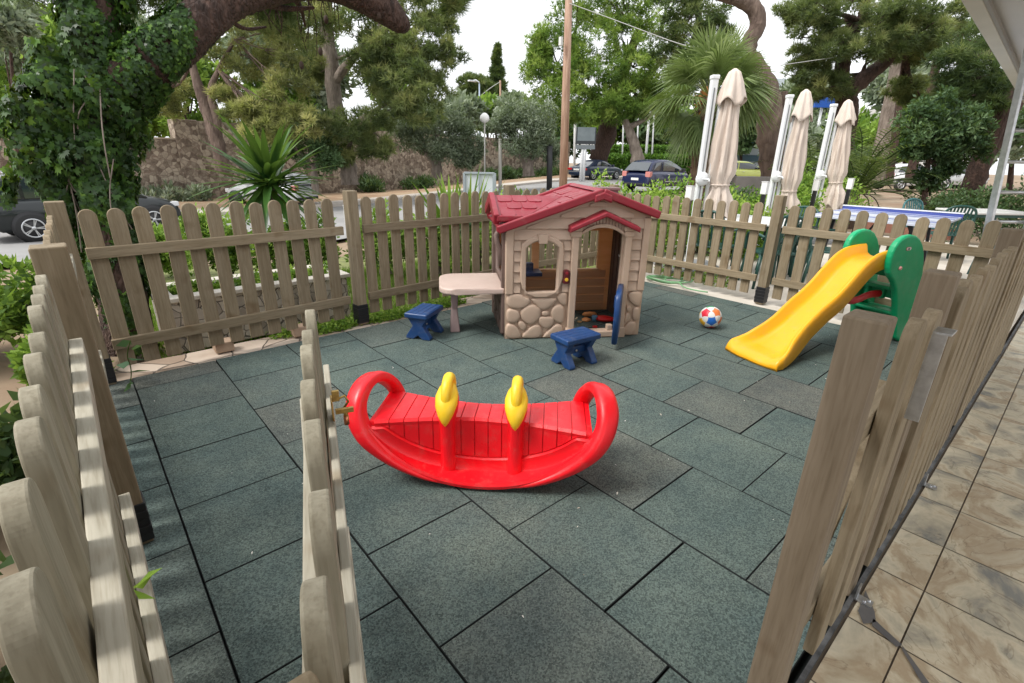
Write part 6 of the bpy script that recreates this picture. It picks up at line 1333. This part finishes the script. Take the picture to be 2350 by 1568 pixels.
# aluminium ladder
ALU=mat('aluminium',(.55,.56,.57),.35,metal=.85,var=(.42,.43,.44),vscale=20)
Tp=at(2352,150,5.5); Bt=at(2262,545,5.4); r=thing('aluminium_ladder','leaning aluminium ladder at the right edge','ladder',(Bt.x,Bt.y,Bt.z-.0)); 
dv=(Tp-Bt); dv2=dv.normalized(); Rv=Vector((RH[0],RH[1],0)); low=Bt-dv2*(Bt.z/dv2.z); r.location=low
for k,o_ in enumerate((0,.42)): m=MB(); m.bar(Rv*o_,Rv*o_+(Tp+dv*.6-low),.028,.075,up=tuple(Vector((FH[0],FH[1],0)))); m.bar(Rv*(o_+.035)+Vector((FH[0],FH[1],0))*.05,Rv*(o_+.035)+Vector((FH[0],FH[1],0))*.05+(Tp+dv*.6-low),.010,.03,up=tuple(Vector((FH[0],FH[1],0)))); m.build('stile',ALU,r,bevel=.003)
for k in range(10):
    q=dv2*(.28+.30*k); m=MB(); m.tube([q,q+Rv*.42],.017,8); m.build('rung',ALU,r)
# roof edge of the building at the upper right
CAN=mat('canopy_fascia',(.50,.50,.46),.7,var=(.56,.56,.52),vscale=1.5); SOF=mat('canopy_soffit',(.50,.53,.55),.7,var=(.56,.58,.60),vscale=1)
r=thing('porch_roof','pale porch roof edge overhanging at the upper right corner','roof',(0,0,0)); 
zf=2.55
def onz(px,py,z): D=ray(px,py); t=(z-CC[2])/D[2]; return CC+D*t
q1=onz(2205,2,zf); q2=onz(2350,240,zf); ca=math.atan2(q2[1]-q1[1],q2[0]-q1[0]); r.location=(q1[0],q1[1],0); r.rotation_euler=(0,0,ca)
m=MB(); m.box((0,-.055,zf+.15),(24,.11,.30)); m.build('fascia',CAN,r,bevel=.006); m=MB(); m.box((0,-1.3,zf+.10),(24,2.38,.06)); m.build('soffit',SOF,r); m=MB(); m.box((0,-.125,zf+.02),(24,.025,.035)); m.build('trim',mat('dark_trim',(.25,.25,.24),.6),r)
m=MB(); m.box((0,-1.3,zf+.30),(24,2.55,.06)); m.build('roof_deck',CAN,r)
# garden hose
r_=[]; c=Vector((5.30,.12,0))
pts=[]
for i in range(70):
    a_=i*.33; rr=.17+.02*math.sin(i*.7)+.012*(i//19); pts.append((5.31+rr*math.cos(a_)*.8+.01*(i%19),.12-.08*(i>35)+rr*math.sin(a_)*1.35,.012+.010*(i/19.)+.004*math.sin(i)))
pts+=[(5.24,-.25,.02),(5.22,-.42,.02),(5.26,-.55,.02)]
m=MB(); m.tube(smoothpath(pts,1),.0085,7,cap=True); tag(m.build('garden_hose',mat('hose_green',(.16,.36,.17),.4,var=(.22,.44,.22),vscale=8)),'coiled pale green garden hose at the fence foot','hose')
# distant building pieces and blue sign
c=at(1770,225,60); g=Vector((c.x,c.y,terr(c.x,c.y))); s=scl(c); r=thing('office_building','pale glazed building seen between the trunks behind the parasols','building',g,a); hh=(c.z-g.z)+40*s; m=MB(); m.box((0,3,hh/2),(150*s,6,hh)); m.build('wall',mat('bld_white',(.55,.60,.64),.6),r)
for k in range(5): m=MB(); m.box((0,-.06,hh*(.18+.17*k)),(146*s,.1,hh*.07)); m.build('window_band',mat('bld_glass',(.10,.17,.22),.2),r)
c=at(1892,234,48); g=Vector((c.x,c.y,terr(c.x,c.y))); s=scl(c); r=thing('blue_sign','plain bright blue sign panel between the second and third parasols','sign',g,a); m=MB(); m.box((0,0,c.z-g.z),(44*s,.25,24*s)); m.build('panel',mat('sign_blue',(.01,.08,.38),.4),r); m=MB(); m.tube([(0,.2,0),(0,.2,c.z-g.z)],.12,8); m.build('post',FP,r)
c=at(2100,330,70); g=Vector((c.x,c.y,terr(c.x,c.y))); s=scl(c); r=thing('far_building','far white building behind the glossy tree','building',g,a); m=MB(); m.box((0,2,4),(330*s,4,8)); m.build('wall',mat('bld_white2',(.62,.62,.60),.7),r); 
for k in range(9): m=MB(); m.box(((-140+35*k)*s,-.05,4.6),(18*s,.1,1.4)); m.build('window',mat('bld_win',(.12,.15,.17),.3),r)
# clipped hedge far behind
HD=leafmat('clipped_hedge_leaves',[(.04,.10,.02),(.09,.20,.03),(.15,.30,.04)],.3)
for (px,py,d,w,h,l) in ((1475,352,52,105,13,'long clipped bright green hedge behind the flag poles'),(1480,365,46,120,5,'lower clipped hedge strip in front of the long hedge')):
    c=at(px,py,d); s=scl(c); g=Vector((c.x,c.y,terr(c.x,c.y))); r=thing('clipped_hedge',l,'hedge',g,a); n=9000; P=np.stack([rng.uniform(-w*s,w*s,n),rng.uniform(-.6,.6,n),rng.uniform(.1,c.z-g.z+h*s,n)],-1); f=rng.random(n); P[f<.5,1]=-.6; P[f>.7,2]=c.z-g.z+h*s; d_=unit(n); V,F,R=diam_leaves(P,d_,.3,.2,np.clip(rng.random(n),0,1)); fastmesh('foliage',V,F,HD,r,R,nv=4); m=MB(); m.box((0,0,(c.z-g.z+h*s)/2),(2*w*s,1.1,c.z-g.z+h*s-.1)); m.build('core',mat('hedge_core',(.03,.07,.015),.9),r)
# ---------------------------------------------------------------- cars
GLASS=mat('car_glass',(.02,.03,.035),.06,spec=.8); GLASS.node_tree.nodes['Principled BSDF'].inputs['Coat Weight'].default_value=1.
TYRE=mat('tyre',(.018,.018,.018),.8); RIM=mat('alloy',(.55,.56,.57),.3,metal=.8); REDL=mat('tail_lens',(.45,.01,.015),.12,spec=.8); CLR=mat('lamp_lens',(.65,.66,.68),.1,spec=.8); BLKP=mat('black_trim',(.015,.015,.016),.5); NPL=mat('number_plate',(.7,.7,.68),.4)
def paint(n,c): m=mat(n,c,.3,coat=.55,spec=.4); return m
def car(name,label,body,prof,roof,L_,W,paintm,wheels,wr,glass_side,lampspec,group=None,sill=.28):
    """prof: [(x,ztop,halfwidth_scale)] lower body shoulder line; roof: [(x,z,halfwidth)] cabin loft; x forward"""
    r=thing(name,label,'car',(0,0,0),0,group); m=MB(); P=[]
    q=smoothpath([(x,z,w) for x,z,w in prof],2)
    for x,zt,ws in q:
        w=W/2*ws; zb=sill if abs(x)<L_*.44 else sill+.06; row=[(x,-w*.90,zb),(x,-w*.985,zb+.10),(x,-w,(zb+zt)/2),(x,-w*.985,zt-.12),(x,-w*.93,zt-.03),(x,-w*.72,zt+.012),(x,-w*.3,zt+.03),(x,w*.3,zt+.03),(x,w*.72,zt+.012),(x,w*.93,zt-.03),(x,w*.985,zt-.12),(x,w,(zb+zt)/2),(x,w*.985,zb+.10),(x,w*.90,zb)]; P.append(row)
    m.grid(P,closed=True); m.add(P[0],[tuple(range(14))],0,True); m.add(P[-1],[tuple(range(14))],0,True); B_=m.build('body',paintm,r); md=B_.modifiers.new('e','EDGE_SPLIT'); md.split_angle=R_(50)
    # cabin
    m=MB(); P=[]
    qr=smoothpath([(x,z,w) for x,z,w in roof],1)
    for x,z,w in qr:
        zs=float(np.interp(x,[p[0] for p in prof],[p[1] for p in prof])) if prof[0][0]<prof[-1][0] else .9
        b=W/2*.93; zs-=.02; z=max(z,zs+.01); k=min(1,(z-zs)/.45); P.append([(x,-(b+(w-b)*k),zs),(x,-(b+(w-b)*k*.98),zs+(z-zs)*.55) ,(x,-w*1.0*k-b*(1-k),z-.05*k),(x,-(w*.86*k+b*.8*(1-k)),z-.005),(x,0,z+.02*k),(x,(w*.86*k+b*.8*(1-k)),z-.005),(x,w*k+b*(1-k),z-.05*k),(x,(b+(w-b)*k*.98),zs+(z-zs)*.55),(x,(b+(w-b)*k),zs)])
    m.grid(P); c_=m.build('cabin',body if body else paintm,r)
    # side glass follows the cabin side, 6 mm proud
    for sy in (-1,1):
        for quad in glass_side:
            m=MB(); V=[]
            for x,z in quad:
                zs=float(np.interp(x,[p[0] for p in prof],[p[1] for p in prof]))-.02; w=float(np.interp(x,[p[0] for p in roof],[p[2] for p in roof])); zr_=float(np.interp(x,[p[0] for p in roof],[p[1] for p in roof])); b=W/2*.93; k=min(1,max(0,(zr_-zs)/.45)); wt=w*k+b*(1-k); wb=b+(w-b)*k; 
                t=(z-zs)/max(.05,zr_-zs); y=wb+(wt-wb)*t*.9+.012; V.append((x,sy*y,z))
            m.add(V,[tuple(range(len(V)))]); m.build('side_window',GLASS,r)
    # windscreens
    for (x0,z0,w0,x1,z1,w1,off) in lampspec['screens']:
        m=MB(); m.add([(x0,-w0,z0),(x0,w0,z0),(x1,w1,z1),(x1,-w1,z1)],[(0,1,2,3)]); m.build('windscreen' if off>0 else 'rear_window',GLASS,r)
    for wx in wheels:
        for sy in (-1,1):
            m=MB(); Mw=Matrix.Rotation(math.pi/2,3,'X'); c0=(wx,sy*(W/2-.11),wr)
            ar_=MB(); ar_.lathe([(wr*.2,-.06),(wr+.055,-.06),(wr+.055,.0),(wr*.2,.0)],(wx,sy*(W/2-.0)-.02*(-sy)*0+sy*.004-(.0 if sy>0 else -.0),wr+.01),26,M=Mw); ar_.build('wheel_arch',BLKP,r)
            m.lathe([(wr*.62,-.10),(wr*.96,-.10),(wr,-.07),(wr,.07),(wr*.96,.10),(wr*.62,.10)],(wx,sy*(W/2-.085),wr),28,M=Mw); t_=m.build('wheel',TYRE,r)
            m=MB(); yy=sy*(W/2+.018); m.lathe([(wr*.58,-.012),(wr*.68,-.012),(wr*.68,.012),(wr*.58,.012)],(wx,yy,wr),28,M=Mw)
            m2=MB()
            for k in range(5):
                for dk in (-.10,.10): an=2*math.pi*k/5+dk; m2.bar((wx+.03*math.cos(an),yy,wr+.03*math.sin(an)),(wx+wr*.63*math.cos(an),yy,wr+wr*.63*math.sin(an)),.022,.02,up=(0,1,0))
            m2.lathe([(0.01,-.014),(.05,-.014),(.05,.014),(.01,.014)],(wx,yy,wr),12,M=Mw)
            # open ring rim
            mr=MB(); mr.tube([(wx+wr*.64*math.cos(b),yy,wr+wr*.64*math.sin(b)) for b in [2*math.pi*k/28 for k in range(29)]],.022,6); mr.build('rim',RIM,t_); m2.build('spokes',RIM,t_)
            m3=MB(); m3.lathe([(.01,-.004),(wr*.63,-.004),(wr*.63,.004),(.01,.004)],(wx,sy*(W/2+.013),wr),24,M=Mw); m3.build('brake_disc',BLKP,t_)
    for nm_,mt,c,sz in lampspec['boxes']:
        for sy in ((-1,1) if c[1] else (1,)):
            m=MB(); m.box((c[0],c[1]*sy,c[2]),sz); m.build(nm_,mt,r,bevel=.02,seg=3)
    return r
# --- suv at left
suvp=paint('black_green_paint',(.005,.009,.010))
SUV=car('parked_suv','black suv parked at the left, half hidden behind the ivy covered tree',None,
 [(-2.20,.55,.80),(-2.16,.92,.90),(-1.9,1.03,.97),(-1.0,1.04,1.),(0,1.02,1.),(.9,1.0,1.),(1.25,1.0,.99),(1.75,.93,.95),(2.08,.82,.88),(2.2,.62,.78)],
 [(-2.12,1.02,.70),(-1.95,1.38,.64),(-1.7,1.60,.62),(-.9,1.68,.63),(0,1.68,.63),(.45,1.60,.63),(.9,1.32,.66),(1.35,1.0,.70)],4.4,1.84,suvp,(-1.32,1.38),.355,
 [[(-1.80,1.08),(-1.35,1.07),(-1.35,1.52),(-1.62,1.50)],[(-1.27,1.07),(-.35,1.07),(-.35,1.56),(-1.27,1.55)],[(-.27,1.07),(.85,1.06),(.42,1.50),(.1,1.56),(-.27,1.56)]],
 {'screens':[(1.36,1.03,.70,.52,1.575,.56,1),(-2.145,1.12,.62,-1.93,1.50,.55,-1)],'boxes':[('headlight',CLR,(2.02,.62,.76),(.28,.36,.13)),('tail_light',REDL,(-2.10,.72,.98),(.16,.20,.22)),('grille',BLKP,(2.17,0,.62),(.08,.9,.20)),('bumper',BLKP,(2.12,0,.42),(.18,1.5,.14)),('door_handle',CLR,(-.65,.925,.92),(.16,.03,.03)),('door_handle',CLR,(.35,.925,.92),(.16,.03,.03)),('roof_rail',RIM,(-.6,.56,1.69),(1.9,.03,.035)),('wing_mirror',suvp,(.88,.98,1.12),(.12,.20,.14)),('number_plate',NPL,(2.215,0,.42),(.02,.45,.10))]})
a0=ground(75,557); a1=ground(365,531); dirn=(a1-a0); mid_=(a0+a1)/2; nrm_=Vector((-dirn.y,dirn.x,0)).normalized()
SUV.rotation_euler=(0,0,math.atan2(dirn.y,dirn.x)); SUV.location=(mid_.x+nrm_.x*.9,mid_.y+nrm_.y*.9,(a0.z+a1.z)/2)
# --- blue convertible saloon
blp=paint('dark_blue_paint',(.012,.026,.055)); SOFT=mat('soft_top',(.012,.022,.06),.8)
SED=car('convertible_car','dark blue convertible with folded up soft top parked right of the pole',SOFT,
 [(-2.32,.50,.78),(-2.28,.86,.90),(-2.0,.95,.96),(-1.2,.98,1.),(0,.95,1.),(1.,.93,1.),(1.5,.90,.97),(2.0,.80,.92),(2.27,.68,.84),(2.34,.5,.76)],
 [(-1.55,.97,.62),(-1.25,1.12,.60),(-.8,1.34,.58),(-.2,1.40,.58),(.2,1.37,.58),(.65,1.18,.60),(1.12,.94,.64)],4.6,1.76,blp,(-1.42,1.38),.32,
 [[(-.75,1.0),(-.25,1.0),(-.25,1.28),(-.6,1.24)],[(-.2,1.0),(.85,.98),(.38,1.24),(.1,1.30),(-.2,1.29)]],
 {'screens':[(1.14,.955,.62,.36,1.33,.52,1),(-1.52,1.0,.50,-1.0,1.265,.44,-1)],'boxes':[('tail_light',REDL,(-2.24,.66,.76),(.14,.42,.15)),('number_plate',NPL,(-2.335,.0,.72),(.02,.52,.12)),('headlight',CLR,(2.18,.62,.68),(.22,.3,.14)),('chrome_strip',RIM,(0,.885,.56),(2.2,.02,.03)),('chrome_strip',RIM,(-2.34,0,.58),(.02,1.5,.025)),('door_handle',RIM,(-.1,.885,.80),(.16,.03,.03)),('wing_mirror',blp,(.75,.95,1.02),(.12,.18,.12))]})
def park(car_,px,py,heading,h):
    g=ground(px,py); car_.location=g; car_.rotation_euler=(0,0,heading)
fa=math.atan2(FH[1],FH[0])
park(SED,1367,412,fa-R_(9.6)-R_(90)+R_(53),0)
HAT=car('parked_hatchback','dark blue hatchback nearest the fence with wide rear window',None,
 [(-1.90,.50,.84),(-1.87,.86,.93),(-1.6,.94,.98),(-.8,.96,1.),(0,.94,1.),(.8,.93,1.),(1.25,.90,.97),(1.6,.80,.92),(1.85,.64,.82),(1.92,.48,.74)],
 [(-1.80,.96,.66),(-1.55,1.30,.62),(-1.3,1.44,.61),(-.6,1.49,.62),(0,1.46,.62),(.45,1.30,.63),(.95,1.03,.66),(1.2,.92,.68)],3.85,1.68,paint('navy_paint',(.008,.014,.055)),(-1.18,1.22),.31,
 [[(-1.38,1.02),(-.78,1.0),(-.78,1.38),(-1.22,1.34)],[(-.70,1.0),(.88,.98),(.42,1.27),(.05,1.37),(-.70,1.38)]],
 {'screens':[(1.10,.955,.62,.34,1.36,.52,1),(-1.885,1.00,.64,-1.50,1.36,.54,-1)],'boxes':[('tail_light',mat('pale_tail_lens',(.55,.22,.20),.12),(-1.78,.66,.84),(.20,.26,.24)),('number_plate',NPL,(-1.915,.0,.62),(.02,.42,.11)),('headlight',CLR,(1.72,.60,.66),(.26,.3,.16)),('side_strip',RIM,(-.1,.848,.52),(1.2,.02,.03)),('bumper',BLKP,(-1.90,0,.40),(.08,1.4,.10)),('door_handle',RIM,(-.45,.846,.82),(.15,.03,.03)),('wing_mirror',BLKP,(.62,.92,1.04),(.12,.18,.12)),('wiper',BLKP,(-1.86,.0,1.02),(.02,.36,.02))]})
park(HAT,1508,440,fa-R_(16.5)-R_(90)+R_(57),0)
def recolour(c,m,old):
    for k in kids(c):
        if k.data and len(k.data.materials) and k.data.materials[0].name==old.name: 
            k.data=k.data.copy(); k.data.materials[0]=m
NAVY_=bpy.data.materials['navy_paint']
for (px,py,d,hd,lab,col) in ((628,472,None,-15,'small silver white car almost hidden behind the yucca leaves',(.55,.57,.58)),(2085,415,32,5,'white car parked in the street behind the glossy tree',(.72,.73,.74)),(2185,412,34,5,'second white car farther right behind the glossy tree',(.62,.64,.66)),(1705,385,36,10,'yellow green car seen above the grey block wall',(.45,.50,.12)),(2035,400,40,0,'pale car in the street behind the thick grey trunk',(.5,.54,.6))):
    c_=copy_tree(HAT,label=lab); 
    if d is None: g=ground(px,py)
    else: P=at(px,py,d); g=Vector((P.x,P.y,terr(P.x,P.y)))
    c_.location=g; c_.rotation_euler=(0,0,fa-R_(90)+R_(hd+(180 if px<700 else 0))); recolour(c_,paint('paint_'+str(px),col),NAVY_); c_.name='parked_car'
